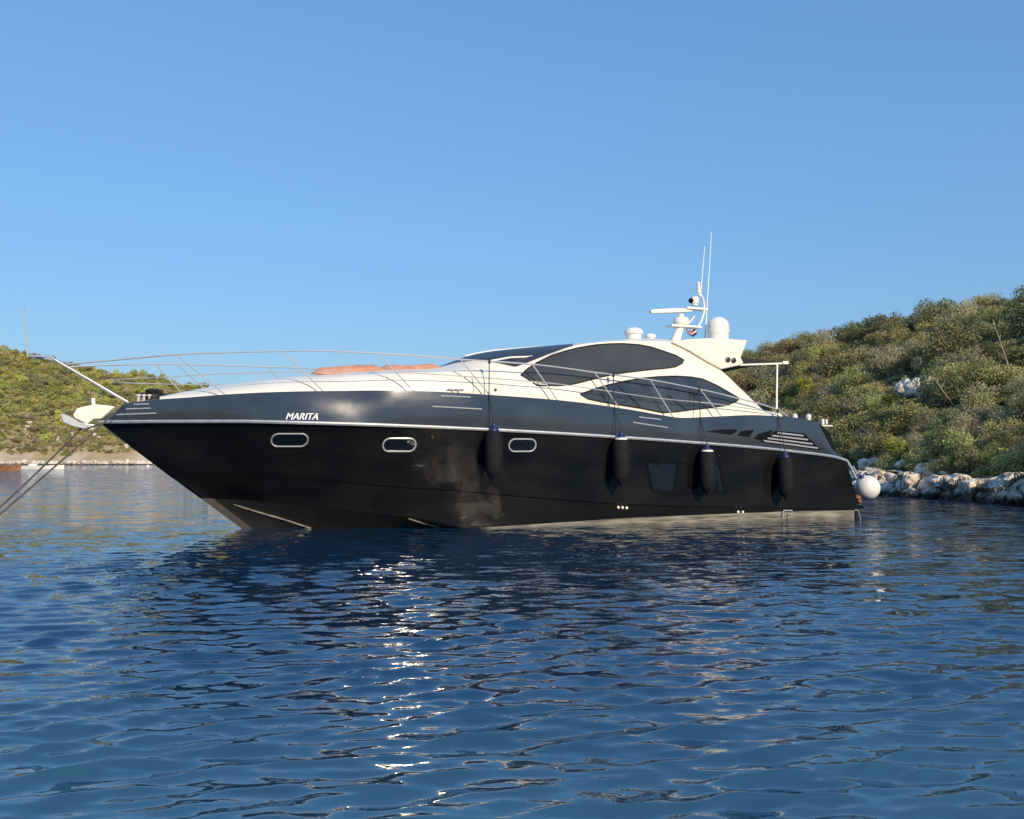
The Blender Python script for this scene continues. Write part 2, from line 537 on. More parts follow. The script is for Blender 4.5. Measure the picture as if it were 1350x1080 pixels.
# bright trim strips on the topside
def strip(p, q, name, m, r, parent, n=10, bvh=HB, off=0.008):
    a, b = hit(*p, bvh), hit(*q, bvh)
    path = skin_path([(a.x + (b.x - a.x) * k / n, a.z + (b.z - a.z) * k / n) for k in range(n + 1)], bvh, off)
    return MB().tube(path, r, 6).build(name, m, parent)
for p, q in (((177, 533.5), (196, 532.8)), ((167, 539.5), (199, 538.5)), ((153, 547), (206, 545)), ((581, 522), (620, 523.8)), ((570, 536), (635, 539.6)), ((842, 550), (871, 553.5)), ((834, 557), (880, 564))):
    strip(p, q, "trim_strip", M['steel'], 0.018, topside)
# black plates standing in for dark reflections, then louvres in the quarter
for pts in ([(928, 569), (950, 566.2), (968, 566), (973, 568), (964, 573.5)], [(977, 568), (995, 566.5), (987, 576.5), (972, 574.5)], [(1000, 572), (1020, 566.5), (1012, 576.5), (1003, 581), (994, 578.5)]):
    plate(pts, "reflection_plate", M['slot'], 0.004, topside, step=0.1)
lv = plate([(1022, 568), (1060, 571.5), (1083, 594), (1002, 583)], "louvre_recess", M['slot'], 0.003, topside)
for p, q in (((1024, 571), (1058, 574.8)), ((1017, 574.5), (1064, 580)), ((1011, 578), (1070, 585.6)), ((1006, 581.5), (1077, 591))):
    strip(p, q, "louvre_blade", M['steel'], 0.026, lv, off=0.022)

# ship's name
cu = bpy.data.curves.new("name_lettering", 'FONT')
cu.body = "MARITA"; cu.size = 1.0; cu.shear = 0.35; cu.offset = 0.0; cu.extrude = 0.0
to = bpy.data.objects.new("tmp", cu); COL.objects.link(to)
dg = bpy.context.evaluated_depsgraph_get()
tm = bpy.data.meshes.new_from_object(to.evaluated_get(dg))
bpy.data.objects.remove(to)
a, b = s_of_px(377, 553.2), s_of_px(419, 553.6); top = s_of_px(398, 544.8)
bm = bmesh.new(); bm.from_mesh(tm)
bmesh.ops.triangulate(bm, faces=bm.faces)
xs = [v.co.x for v in bm.verts]; ys = [v.co.y for v in bm.verts]
x0, x1, y0, y1 = min(xs), max(xs), min(ys), max(ys)
hgt = top[1] - (a[1] + b[1]) / 2
base_v = [(v.co.x, v.co.y) for v in bm.verts]; base_f = [tuple(v.index for v in f.verts) for f in bm.faces]
bm.free(); lm_ = MB()
for q, dx in enumerate((-0.022, -0.007, 0.007, 0.022)):      # heavy strokes
    pv = []
    for x, y in base_v:
        fx = (x + dx - x0) / (x1 - x0); fy = (y - y0) / (y1 - y0)
        c, nn = skin_t(HB, a[0] + (b[0] - a[0]) * fx, a[1] + (b[1] - a[1]) * fx + hgt * fy)
        pv.append(c + nn * (0.009 + 0.0006 * q))
    lm_.add(pv, base_f)
me = bpy.data.meshes.new("name_lettering"); me.from_pydata(lm_.v, [], lm_.f)
me.materials.append(M['letter'])
nl = bpy.data.objects.new("name_lettering", me); COL.objects.link(nl); nl.parent = hull

# stern fittings
c = hit(1036, 678, HB)
MB().tube([c + Vector(q) for q in ((-0.14, -0.03, -0.1), (-0.14, -0.07, 0.08), (-0.10, -0.07, 0.11), (0.16, -0.07, 0.1), (0.17, -0.07, 0.02), (0.05, -0.07, 0.0), (0.05, -0.03, -0.12))], 0.018, 8).build("boarding_bracket", M['steel'], hull)
for x, y in ((815, 669), (820.5, 669.3), (826, 669.7), (973, 675), (979, 675.2)):
    c = hit(x, y, HB)
    MB().lathe(c, [(0.04, -0.02), (0.04, 0.015), (0.028, 0.03)], 12, Matrix.Rotation(math.pi / 2, 3, 'X')).build("skin_fitting", M['white'], hull)
# bathing platform and the stainless stern corner
sp = MB()
sp.prism([(16.95, -2.1), (17.75, -1.9), (17.85, -1.2), (17.85, 1.2), (17.75, 1.9), (16.95, 2.1)], lambda x, y: (x, y, 0.34), lambda x, y: (x, y, 0.22))
sp.build("bathing_platform", M['hull'], hull, bevel=0.02)
q = [hit(x, y, HB) for x, y in ((1114, 608), (1120, 618), (1125, 630))]
MB().tube([P3(16.78, 2.30, z_rub(16.7) - 0.02), P3(16.93, 2.31, 1.45), P3(17.1, 2.30, 1.15)], 0.035, 8).build("corner_guard", M['steel'], hull)
MB().tube([P3(16.98, 2.2, 1.42), P3(17.05, 2.26, 1.5), P3(17.18, 2.26, 1.28), P3(17.12, 2.2, 1.22)], 0.025, 8).build("stern_cleat", M['steel'], hull)
MB().tube([P3(17.10, 2.22, 0.22), P3(17.22, 2.22, 0.2), P3(17.34, 2.18, 0.0), P3(17.36, 2.16, -0.15)], 0.016, 8).build("platform_strut", M['steel'], hull)
fb = MB(); fb.box(P3(17.30, 2.1, 0.58), (0.17, 0.18, 0.12), Matrix.Rotation(0.5, 3, 'Y')); fb.box(P3(17.36, 2.1, 0.47), (0.13, 0.15, 0.11), Matrix.Rotation(0.5, 3, 'Y'))
fb.build("fender_bracket", M['brown'], hull, bevel=0.02)

# ------------------------------------------------------------------ superstructure
S0, S1, SR = -1.95, 14.62, 12.1           # forward end, aft end of the sides, aft end of the roof
t_base = lambda s: max(0.05, min(b_sheer(s) - 0.30, 2.18))
inset = smooth_tab([(-2, 0.05), (-1, 0.35), (1, 0.42), (4, 0.38), (6, 0.30), (7, 0.36), (8.5, 0.46), (12, 0.46), (14.6, 0.12)])
t_edge = lambda s: max(0.03, t_base(s) - inset(s))
z_edge = line_z([(213, 523.5), (240, 519), (300, 510.5), (400, 500), (500, 494), (577, 490), (640, 488), (680, 486.5), (691, 483), (711, 474.5), (730, 466.5), (753, 457.5), (775, 453), (800, 450.6), (840, 449.4), (875, 450.5), (893, 454), (917, 467), (950, 488), (975, 511), (1008, 543)], t_edge)
z_ctr = smooth_tab(sorted([(on_half_breadth(x, y, lambda s: 0.15)) for x, y in [(214, 522.5), (250, 515), (330, 503), (420, 493), (500, 488.5), (570, 486.5), (592, 479), (620, 469), (650, 463.5), (693, 459.5), (753, 456), (800, 450), (840, 447.8), (885, 449.5), (905, 452)]]))
def side_pt(s, v):
    tb_, te = t_base(s), t_edge(s)
    zb, ze = z_sheer(s) - 0.05, max(z_edge(s), z_sheer(s) - 0.03)
    bul = 0.05 * math.sin(math.pi * v) if s > 6 else 0.06 * math.sin(math.pi * v)
    e = v ** 1.6
    return tb_ + (te - tb_) * e + bul, zb + (ze - zb) * v
def roof_z(s, t):
    te = t_edge(s); ze = max(z_edge(s), z_sheer(s) - 0.03); zc = max(z_ctr(s), ze + 0.01)
    return ze + (zc - ze) * (1 - min(1.0, abs(t) / te) ** 2.3)
def stations(a, b, st):
    n_ = max(2, int(round((b - a) / st))); return [a + (b - a) * i / n_ for i in range(n_ + 1)]
hm = MB()
SS = stations(S0, S1, 0.10); NV = 12
for sg in (1, -1):
    vs = []
    for s in SS:
        for j in range(NV + 1):
            t, z = side_pt(s, j / NV); vs.append(P3(s, t * sg, z))
    hm.add(vs, [(i * (NV + 1) + j, i * (NV + 1) + j + 1, (i + 1) * (NV + 1) + j + 1, (i + 1) * (NV + 1) + j) for i in range(len(SS) - 1) for j in range(NV)])
RS = [s for s in SS if s <= SR]; NT = 24
vs = []
for s in RS:
    te = t_edge(s)
    for j in range(NT + 1):
        t = te * (1 - 2 * j / NT); vs.append(P3(s, t, roof_z(s, t)))
hm.add(vs, [(i * (NT + 1) + j, i * (NT + 1) + j + 1, (i + 1) * (NT + 1) + j + 1, (i + 1) * (NT + 1) + j) for i in range(len(RS) - 1) for j in range(NT)])
house = hm.build("superstructure", M['gel'], yacht, smooth=32)
weld(house, 0.004)
house.data.set_sharp_from_angle(angle=R(32))
# inner skins of the cockpit sides and the aft bulkhead
ib = MB()
AS = [s for s in SS if s >= 11.6]
for sg in (1, -1):
    vs = []
    for s in AS:
        for j in range(NV + 1):
            t, z = side_pt(s, j / NV)
            vs += [P3(s, t * sg, z), P3(s, (t - 0.12) * sg, z)]
    k = 2 * (NV + 1)
    fs = [(i * k + 2 * j + 1, i * k + 2 * j + 3, (i + 1) * k + 2 * j + 3, (i + 1) * k + 2 * j + 1) for i in range(len(AS) - 1) for j in range(NV)]
    fs += [(i * k + 2 * NV, i * k + 2 * NV + 1, (i + 1) * k + 2 * NV + 1, (i + 1) * k + 2 * NV) for i in range(len(AS) - 1)]
    e = (len(AS) - 1) * k
    fs += [(e + 2 * j, e + 2 * j + 1, e + 2 * j + 3, e + 2 * j + 2) for j in range(NV)]
    ib = MB(); ib.add(vs, fs)
    ib.build("cockpit_lining", M['gel'], house, smooth=32)
bh = MB(); sb = SR - 0.03
bh.add([P3(sb, 1.9, z_sheer(sb) - 0.1), P3(sb, -1.9, z_sheer(sb) - 0.1)] + [P3(sb, t, roof_z(sb, t) - 0.03) for t in (-1.6, -1, 0, 1, 1.6)], [tuple(range(7))])
bh.build("saloon_door", M['hglass'], house)
HS = bvh_of(house)

# hardtop overhang with its raked cheeks
wing_px = [(886, 451.5), (905, 447.5), (930, 446), (960, 446.8), (985.5, 448.5), (981, 460), (976, 471.5), (979.5, 479), (974, 482), (950, 487), (932, 477.5), (910, 463.5)]
wt = lambda s: 1.80
wsz = [on_half_breadth(x, y, wt) for x, y in wing_px]
wg = MB()
for sg in (1, -1):
    wg.prism(wsz, lambda s, z: P3(s, 1.84 * sg - 0.05 * sg * (z - 4.4), z), lambda s, z: P3(s, (1.62 - 0.05 * (z - 4.4)) * sg, z))
top_line = wsz[0:5]
slab = [(s, z - 0.004) for s, z in top_line] + [(s, z - 0.20) for s, z in reversed(top_line)]
wg.prism(slab, lambda s, z: P3(s, 1.615, z), lambda s, z: P3(s, -1.615, z))
hard = wg.build("hardtop_overhang", M['gel'], house, smooth=25, bevel=0.025)
# underside fairing and two round lamps in the cheek
for x, y in ((959.5, 474.3), (967, 475.3)):
    d = on_half_breadth(x, y, lambda s: 1.84)
    MB().lathe(P3(d[0], 1.85, d[1]), [(0.075, -0.01), (0.075, 0.02), (0.05, 0.03)], 14, Matrix.Rotation(math.pi / 2, 3, 'X')).build("cheek_lamp", M['seal'], hard)

# windows
def zoom5(pts): return [(660 + x / 4.5, 430 + y / 4.5) for x, y in pts]
up_px = zoom5([(120, 291), (160, 254), (215, 218), (300, 176), (380, 150), (460, 130), (560, 113), (640, 107), (720, 105), (820, 112), (890, 125), (960, 148), (1040, 176), (1085, 203), (1075, 222), (1035, 242), (980, 250), (900, 257), (800, 268), (700, 281), (600, 301), (520, 322), (440, 342), (370, 352), (290, 354), (215, 352), (165, 318)])
lo_px = zoom5([(472, 404), (560, 372), (640, 349), (740, 327), (840, 310), (940, 301), (1040, 298), (1130, 303), (1200, 316), (1280, 352), (1350, 392), (1415, 430), (1400, 445), (1340, 470), (1250, 483), (1130, 496), (1040, 508), (960, 513), (830, 487), (700, 466), (600, 449), (520, 432)])
def window(pxs, name, m):
    sz = px_poly(pxs, HS)
    w = panel_sz(sz, HS, 0.010, 0.14).build(name, m, house)
    loop = []
    for i in range(len(sz)):
        a, b = sz[i], sz[(i + 1) % len(sz)]
        loop += [(a[0] + (b[0] - a[0]) * k / 4, a[1] + (b[1] - a[1]) * k / 4) for k in range(4)]
    pth = skin_path(loop, HS, 0.010); pth.append(pth[0])
    MB().tube(pth, 0.020, 6, cap=False).build("window_seal", M['seal'], w)
    return w
w_up = window(up_px, "side_window", M['glass'])
w_lo = window(lo_px, "side_window", M['sglass'])
# slanted mullions in the lower window
for p, q in (((815, 509), (844, 537)), ((879, 521), (905, 541))):
    strip(p, q, "mullion", M['seal'], 0.018, w_lo, bvh=HS, off=0.012)

# windscreen
ws = MB()
NTW, NSW = 28, 22
vs = []
for i in range(NSW + 1):
    for j in range(NTW + 1):
        x = -1 + 2 * j / NTW
        sbase = 4.98 + 1.52 * abs(x) ** 2.4
        stop = 8.75 - 0.55 * abs(x) ** 2
        s = sbase + (stop - sbase) * i / NSW
        t = x * (t_edge(s) - 0.07)
        vs.append(P3(s, t, roof_z(s, t) + 0.012))
ws.add(vs, [(i * (NTW + 1) + j, i * (NTW + 1) + j + 1, (i + 1) * (NTW + 1) + j + 1, (i + 1) * (NTW + 1) + j) for i in range(NSW) for j in range(NTW)])
wscr = ws.build("windscreen", M['wglass'], house)
MB().tube([P3(s, 0.0, roof_z(s, 0) + 0.02) for s in stations(5.75, 8.9, 0.15)], 0.035, 8).build("centre_mullion", M['white'], wscr)
wa = [on_half_breadth(x, y, lambda s: 1.5) for x, y in ((656, 487), (700, 470.5))]
wv = MB()
p0 = Vector(P3(5.9, 1.55, roof_z(5.9, 1.55) + 0.05)); p1 = Vector(P3(wa[1][0], 1.5, wa[1][1]))
wv.tube([p0, p0.lerp(p1, 0.5) + Vector((0, 0, 0.04)), p1], 0.028, 8)
wv.lathe(p1, [(0.045, -0.03), (0.045, 0.03)], 10)
wv.build("wiper", M['white'], wscr)
# foredeck creases: moulded step along the trunk
def strip_line(pxs, name, m, r, bvh, parent, off=0.0):
    pts = px_poly(pxs, bvh)
    f = smooth_tab(sorted(pts))
    path = skin_path([(s, f(s)) for s in stations(min(p[0] for p in pts), max(p[0] for p in pts), 0.15)], bvh, off)
    return MB().tube(path, r, 6).build(name, m, parent)
strip_line([(470, 500), (560, 497), (640, 498.5), (690, 503), (730, 510)], "moulded_crease", M['gel'], 0.022, HS, house)
a_, b_ = hit(621.5, 496, HS), hit(624, 518, HS)
MB().tube(skin_path([(a_.x + (b_.x - a_.x) * k / 6, a_.z + (b_.z - a_.z) * k / 6) for k in range(7)], HS, 0.0), 0.008, 6).build("locker_seam", M['seal'], house)
c = hit(653, 514, HS); MB().lathe(c, [(0.035, -0.02), (0.035, 0.03)], 10, Matrix.Rotation(math.pi / 2, 3, 'X')).build("filler_cap", M['seal'], house)
cl = MB(); c = hit(600, 514.5, HS); c = c + Vector((0, -0.06, 0))
cl.tube([c + Vector((-0.22, 0, 0.02)), c + Vector((0.22, 0, 0.02))], 0.018, 8); cl.tube([c + Vector((-0.07, 0, 0.02)), c + Vector((-0.07, 0, -0.08))], 0.018, 8); cl.tube([c + Vector((0.07, 0, 0.02)), c + Vector((0.07, 0, -0.08))], 0.018, 8)
cl.build("deck_cleat", M['steel'], house)

# ------------------------------------------------------------------ guard rails
t_rail = smooth_tab([(-4.9, 0.10), (-4.2, 0.24), (-3.6, 0.36), (-2.9, 0.55), (-2.0, 0.90), (-1, 1.28), (0, 1.60), (1.5, 1.98), (3, 2.18), (5, 2.30), (8, 2.36), (12, 2.36), (14.6, 2.30)])
rail_px = [(88, 480.5), (120, 477.5), (170, 473), (235, 467.6), (300, 465), (373, 463.3), (430, 463), (498, 466), (550, 469), (607, 474), (650, 476.5), (702, 480.5), (784, 491), (857, 501), (923, 513.5), (972, 525), (1026, 540.5), (1038, 549)]
z_rail = line_z(rail_px, t_rail)
sr = [on_half_breadth(x, y, t_rail)[0] for x, y in rail_px]
stan_px = [((168, 527), None), ((301, 521), (233, 467.6)), ((430, 517), (373, 463.3)), ((548, 515.5), (498, 466)), ((647, 520), (607, 474)), ((737, 528), (702, 480.5)), ((819, 539.5), (784, 491)), ((889, 550), (857, 501)), ((953, 549.5), (923, 513.5))]
stan = []
for b_px, t_px in stan_px[1:]:
    sb_, zb = on_half_breadth(*b_px, lambda s: b_sheer(s) - 0.06)
    st_, zt = on_half_breadth(*t_px, t_rail)
    stan.append((sb_, zb - 0.05, st_, zt))
# the foremost pair, seen only on the far side
f_t = -0.95; f_b = -0.45
stan.insert(0, (f_b - 0.75, z_sheer(f_b - 0.75) - 0.04, f_t - 1.15, z_rail(f_t - 1.15)))
gr = MB(); st_mb = []
for sg in (1, -1):
    gr.tube([P3(s, t_rail(s) * sg, z_rail(s)) for s in stations(min(sr), max(sr), 0.15)], 0.019, 8)
    mid = [(-3.05, 0.36, 3.55)]
    for sb_, zb, st_, zt in stan:
        w = 0.52
        mid.append((sb_ * (1 - w) + st_ * w, (b_sheer(sb_) - 0.06) * (1 - w) + t_rail(st_) * w, zb * (1 - w) + zt * w))
    mid.append((14.1, 2.26, 3.05))
    fz = smooth_tab([(m[0], m[2]) for m in mid]); ft = smooth_tab([(m[0], m[1]) for m in mid])
    gr.tube([P3(s, ft(s) * sg, fz(s)) for s in stations(mid[0][0], mid[-1][0], 0.15)], 0.012, 6)
guard = gr.build("guard_rail", M['steel'], yacht)
for sg in (1, -1):
    for k, (sb_, zb, st_, zt) in enumerate(stan):
        if k == 0 and sg > 0:
            continue
        MB().tube([P3(sb_, (b_sheer(sb_) - 0.06) * sg, zb), P3(st_, t_rail(st_) * sg, zt)], 0.016, 8).lathe(P3(sb_, (b_sheer(sb_) - 0.06) * sg, zb), [(0.04, 0.0), (0.04, 0.02), (0.02, 0.04)], 10).build("stanchion", M['steel'], guard)
# pulpit: two raked tubes joined by a flat bow loop, with the jackstaff
pp = MB()
def pul(px, py, t):
    return on_half_breadth(px, py, lambda s: t)
b0, k0, tip = pul(169, 527, 0.5), pul(67, 472, 0.26), pul(37, 470.5, 0.0)
for sg in (1, -1):
    pp.tube([P3(b0[0], 0.5 * sg, b0[1] - 0.06), P3(k0[0] + 0.12, 0.275 * sg, k0[1] - 0.06), P3(k0[0], 0.26 * sg, k0[1] + 0.01), P3(k0[0] - 0.15, 0.22 * sg, k0[1] + 0.03), P3(tip[0] + 0.1, 0.12 * sg, tip[1]), P3(tip[0], 0.0, tip[1])], 0.026, 8)
pp.box(P3(tip[0] + 0.22, 0, tip[1] + 0.01), (0.18, 0.22, 0.03))
pulpit = pp.build("pulpit", M['steel'], yacht)
jt = pul(31, 407, 0.0)
MB().tube([P3(tip[0], 0, tip[1] - 0.03), P3(jt[0], 0, jt[1] - 0.06), P3(jt[0], 0, jt[1])], [0.02, 0.02, 0.028], 8).build("jackstaff", M['steel'], pulpit)

# ------------------------------------------------------------------ anchor, bow roller, windlass
anc_c = pul(112, 548, 0.0)
an = MB()
def pc(px, py): return pul(px, py, 0.0)
shell = [pc(*p) for p in ((153, 536.5), (138, 534.5), (126, 533.5), (103, 538.5), (97, 547), (99, 552), (116, 560), (125, 553), (134, 553))]
an.prism(shell, lambda s, z: P3(s, 0.17, z), lambda s, z: P3(s, -0.17, z))
roller = an.build("bow_roller", M['gel'], yacht, bevel=0.025, smooth=40)
tabp = [pc(*p) for p in ((120.5, 525), (125.5, 525), (126, 536), (121.5, 536))]
MB().prism(tabp, lambda s, z: P3(s, 0.06, z), lambda s, z: P3(s, -0.02, z)).build("roller_pin", M['white'], roller, bevel=0.008)
fl = MB()
fluke = [pc(*p) for p in ((80, 547), (84, 545), (92, 549), (108, 557.5), (128, 560.5), (113, 566.5), (97, 563), (84, 557.5))]
fl.prism(fluke, lambda s, z: P3(s, 0.22 - 0.10 * max(0, (-3.2 - s)), z), lambda s, z: P3(s, -0.22 + 0.10 * max(0, (-3.2 - s)), z))
a0 = pc(100, 553)
fl.tube([P3(a0[0], 0, a0[1]), P3(a0[0] + 0.5, 0, a0[1] + 0.1)], 0.05, 8)
fl.build("anchor", M['satin'], yacht, bevel=0.03, smooth=40)
wl = MB()
wc = on_half_breadth(203, 521, lambda s: 0.15)
wl.lathe(P3(wc[0], 0.15, wc[1] - 0.16), [(0.26, 0), (0.26, 0.06), (0.17, 0.1), (0.14, 0.18), (0.2, 0.24), (0.21, 0.28), (0.1, 0.31)], 16)
wl.tube([P3(wc[0] - 0.25, 0.3, wc[1] - 0.02), P3(wc[0] + 0.28, 0.0, wc[1] - 0.02)], 0.07, 10)
wl.build("windlass", M['black'], yacht)
for px in (183, 190, 197):
    q = on_half_breadth(px, 523, lambda s: 0.35)
    m = MB(); m.lathe(P3(q[0], 0.35, q[1] - 0.12), [(0.05, 0), (0.05, 0.03), (0.03, 0.05), (0.03, 0.11), (0.055, 0.13), (0.055, 0.17), (0.02, 0.18)], 10)
    m.build("mooring_bitt", M['steel'], yacht)

# ------------------------------------------------------------------ roof gear
def rz(px, t):      # station on the roof line seen at pixel column px
    return on_half_breadth(px, 448, lambda s: t)[0]
def dome(px, y_top, y_bot, w, t, name, ovh=0.0):
    s, zb = on_half_breadth(px, y_bot, lambda q: t); _, zt = on_half_breadth(px, y_top, lambda q: t)
    s2, _ = on_half_breadth(px + w / 2, y_bot, lambda q: t); r = abs(s2 - s) * math.cos(R(18)); H = zt - zb
    m = MB()
    if ovh:
        prof = [(r * 0.78, -0.12), (r * 0.78, H * 0.1), (r * 0.82, H * 0.42), (r * 1.0, H * 0.5), (r * 1.0, H * 0.6), (r * 0.93, H * 0.78), (r * 0.7, H * 0.92), (r * 0.35, H * 0.985), (0.01, H)]
    else:
        prof = [(r * 0.93, -0.12), (r * 0.93, H * 0.18), (r * 0.97, H * 0.19), (r * 1.0, H * 0.36), (r * 0.98, H * 0.52)] + [(r * 0.98 * math.cos(q * math.pi / 20) + 0.001, H * (0.52 + 0.48 * math.sin(q * math.pi / 20))) for q in range(1, 11)]
    m.lathe(P3(s, t, zb), prof, 24)
    return m.build(name, M['white'], yacht, smooth=40)
dome(835.5, 432, 449, 23, 0.3, "antenna_dome", 1)
dome(857.5, 440, 450, 14, -0.3, "antenna_dome", 1)
dome(947, 418, 446.5, 26, 0.5, "satellite_dome")
T0 = 0.35
def q0(px, py, t=T0):
    a_, b_ = on_half_breadth(px, py, lambda s: t); return Vector(P3(a_, t, b_))
ms = MB()
foot, top_ = q0(889, 454), q0(896.5, 432)
d = Matrix.Rotation(0, 3, 'Z')
ms.tube([foot, top_], [0.16, 0.11], 10)
pl = [q0(882, 431), q0(921, 431)]
ms.box((pl[0] + pl[1]) / 2, ((pl[1] - pl[0]).length, 0.34, 0.05))
pu = [q0(903, 407.5), q0(930, 407.5)]
ms.box((pu[0] + pu[1]) / 2, ((pu[1] - pu[0]).length, 0.26, 0.06))
for dt in (0.16, -0.16):
    ms.tube([q0(920, 431, T0 + dt), q0(924.5, 424, T0 + dt), q0(928, 413, T0 + dt), q0(929, 407, T0 + dt)], 0.03, 8)
ms.tube([q0(906, 429), q0(916, 417)], 0.022, 8)
ms.tube([q0(928.5, 406), q0(927.5, 396), q0(925, 390), q0(921, 388), q0(921, 376)], 0.03, 8)
mast = ms.build("radar_mast", M['white'], yacht, bevel=0.0, smooth=40)
rp = MB(); rc = q0(898, 430)
rr = (q0(907, 430) - q0(889, 430)).length / 2
rp.lathe(rc, [(rr * 0.8, 0), (rr, 0.06), (rr, 0.16), (rr * 0.85, 0.24), (rr * 0.4, 0.27), (rr * 0.35, 0.36)], 18)
radar = rp.build("radar_scanner", M['white'], mast, smooth=40)
ra = MB(); a_, b_ = q0(857, 411), q0(912, 409)
mid_ = (a_ + b_) / 2; dirv = (b_ - a_).normalized()
Lb = (b_ - a_).length
# bar turned a little across the boat, tapering to its ends
rows = []
for x, w, h in ((-0.5, 0.10, 0.09), (-0.42, 0.12, 0.11), (0, 0.16, 0.13), (0.42, 0.12, 0.11), (0.5, 0.10, 0.09)):
    c = mid_ + dirv * (x * Lb)
    rows += [c + Vector((0, sy * w / 1.6, sz * h / 2)) for sy, sz in ((-1, -1), (1, -1), (1, 1), (-1, 1))]
ra.add(rows, [(i * 4 + j, i * 4 + (j + 1) % 4, (i + 1) * 4 + (j + 1) % 4, (i + 1) * 4 + j) for i in range(4) for j in range(4)] + [(3, 2, 1, 0), (16, 17, 18, 19)])
ra.build("scanner_bar", M['white'], mast, bevel=0.012)
sl = MB(); c = q0(916, 398)
sl.lathe(c + Vector((0, 0, -0.12)), [(0.09, 0), (0.09, 0.05), (0.12, 0.07), (0.13, 0.2), (0.11, 0.26), (0.05, 0.29)], 14)
sl.build("searchlight", M['white'], mast, smooth=40)
ml = MB().lathe(q0(910.5, 396.5), [(0.075, -0.09), (0.075, 0.02), (0.06, 0.04)], 12, Matrix.Rotation(-math.pi / 2, 3, 'Y')); ml.build("lamp_lens", M['slot'], mast)
nv = MB().lathe(q0(921, 386), [(0.055, 0), (0.055, 0.1), (0.075, 0.11), (0.075, 0.16), (0.05, 0.17), (0.05, 0.27), (0.065, 0.28), (0.03, 0.33)], 12); nv.build("mast_light", M['white'], mast)
MB().tube([q0(929, 446, 0.1), q0(930, 436, 0.1), q0(938, 306, 0.1)], [0.035, 0.022, 0.011], 8).build("whip_antenna", M['white'], yacht)
MB().tube([q0(923, 391), q0(924, 383), q0(929, 325)], [0.03, 0.018, 0.011], 8).build("whip_antenna", M['white'], yacht)
# small ensign hanging folded under the mast
fm = MB(); a_ = q0(905, 432.5)
gv = []
for i in range(9):
    for j in range(6):
        x = i / 8; y = j / 5
        p = a_ + Vector((x * 0.30 + 0.05 * y, 0.05 * math.sin(x * 9 + y * 2), -y * 0.16 - 0.10 * math.sin(x * math.pi)))
        gv.append(p)
fm.add(gv, [(i * 6 + j, i * 6 + j + 1, (i + 1) * 6 + j + 1, (i + 1) * 6 + j) for i in range(8) for j in range(5)])
fl_o = fm.build("courtesy_flag", M['red'], None)
fl_o.matrix_world = YM
sd = fl_o.modifiers.new("thick", 'SOLIDIFY'); sd.thickness = 0.006
fl_o.data.materials.append(M['white']); fl_o.data.materials.append(M['blue'])
for p in fl_o.data.polygons:
    j = p.index % 5
    p.material_index = 0 if j < 2 else (1 if j < 3 else 2)
tag(fl_o, "small red white and blue flag hanging folded below the yacht's radar mast", "flag")

# cockpit awning on its port and starboard booms with two poles
aw = MB()
za = lambda s: 0
pA, pB = on_half_breadth(972, 471, lambda s: 1.6), on_half_breadth(1037, 478, lambda s: 1.7)
rows = []
for i in range(9):
    w = i / 8
    s = pA[0] + (pB[0] - pA[0]) * w
    z = pA[1] + (pB[1] - pA[1]) * w
    for j in range(13):
        t = 1.68 * (1 - 2 * j / 12)
        rows.append(P3(s, t, z + 0.06 * (1 - (t / 1.68) ** 2) - 0.03 * math.sin(math.pi * w)))
aw.add(rows, [(i * 13 + j, i * 13 + j + 1, (i + 1) * 13 + j + 1, (i + 1) * 13 + j) for i in range(8) for j in range(12)])
awn = aw.build("awning", M['awning'], yacht)
sd = awn.modifiers.new("thick", 'SOLIDIFY'); sd.thickness = 0.012
for sg in (1, -1):
    m = MB(); q1, q2 = on_half_breadth(974, 481.5, lambda s: 1.7), on_half_breadth(1030, 479.5, lambda s: 1.7)
    m.tube([P3(q1[0], 1.72 * sg, q1[1]), P3(q2[0], 1.72 * sg, q2[1])], 0.032, 8)
    m.box(P3(q2[0] + 0.12, 1.72 * sg, q2[1] + 0.03), (0.2, 0.07, 0.09))
    m.build("awning_boom", M['white'], awn)
    # dark side cloth between boom and canopy
    sd_ = MB(); sd_.prism([(q1[0], q1[1] + 0.04), (q2[0], q2[1] + 0.04), (pB[0], pB[1]), (pA[0], pA[1] - 0.01)], lambda s, z: P3(s, 1.70 * sg, z), lambda s, z: P3(s, 1.688 * sg, z))
    sd_.build("side_cloth", M['awning'], awn)
    q3, q4 = on_half_breadth(1024.5, 481, lambda s: 1.75), on_half_breadth(1026, 548, lambda s: 2.2)
    MB().tube([P3(q3[0], 1.75 * sg, q3[1]), P3(q4[0], 2.12 * sg, q4[1] - 0.1)], 0.028, 8).build("awning_pole", M['white'], awn)
MB().tube([P3(pB[0], 1.7, pB[1] - 0.05), P3(on_half_breadth(1070, 551, lambda s: 2.1)[0], 2.1, on_half_breadth(1070, 551, lambda s: 2.1)[1])], 0.010, 6).build("stay_line", M['rope'], awn)
# aft deck fittings
for px, py in ((1048, 549.5), (1066, 550)):
    q = on_half_breadth(px, py, lambda s: 2.1)
    MB().lathe(P3(q[0], 2.1, q[1] - 0.1), [(0.06, 0), (0.06, 0.05), (0.08, 0.08), (0.07, 0.16), (0.02, 0.19)], 12).build("fairlead", M['white'], yacht)
q = on_half_breadth(1083, 557, lambda s: 1.9)
m = MB(); m.box(P3(q[0], 1.9, q[1] + 0.02), (0.08, 0.16, 0.16)); m.box(P3(q[0] + 0.14, 1.9, q[1] + 0.02), (0.06, 0.16, 0.14)); m.box(P3(q[0] + 0.1, 1.9, q[1] - 0.1), (0.5, 0.16, 0.04))
m.build("stern_lamp", M['white'], yacht, bevel=0.01)
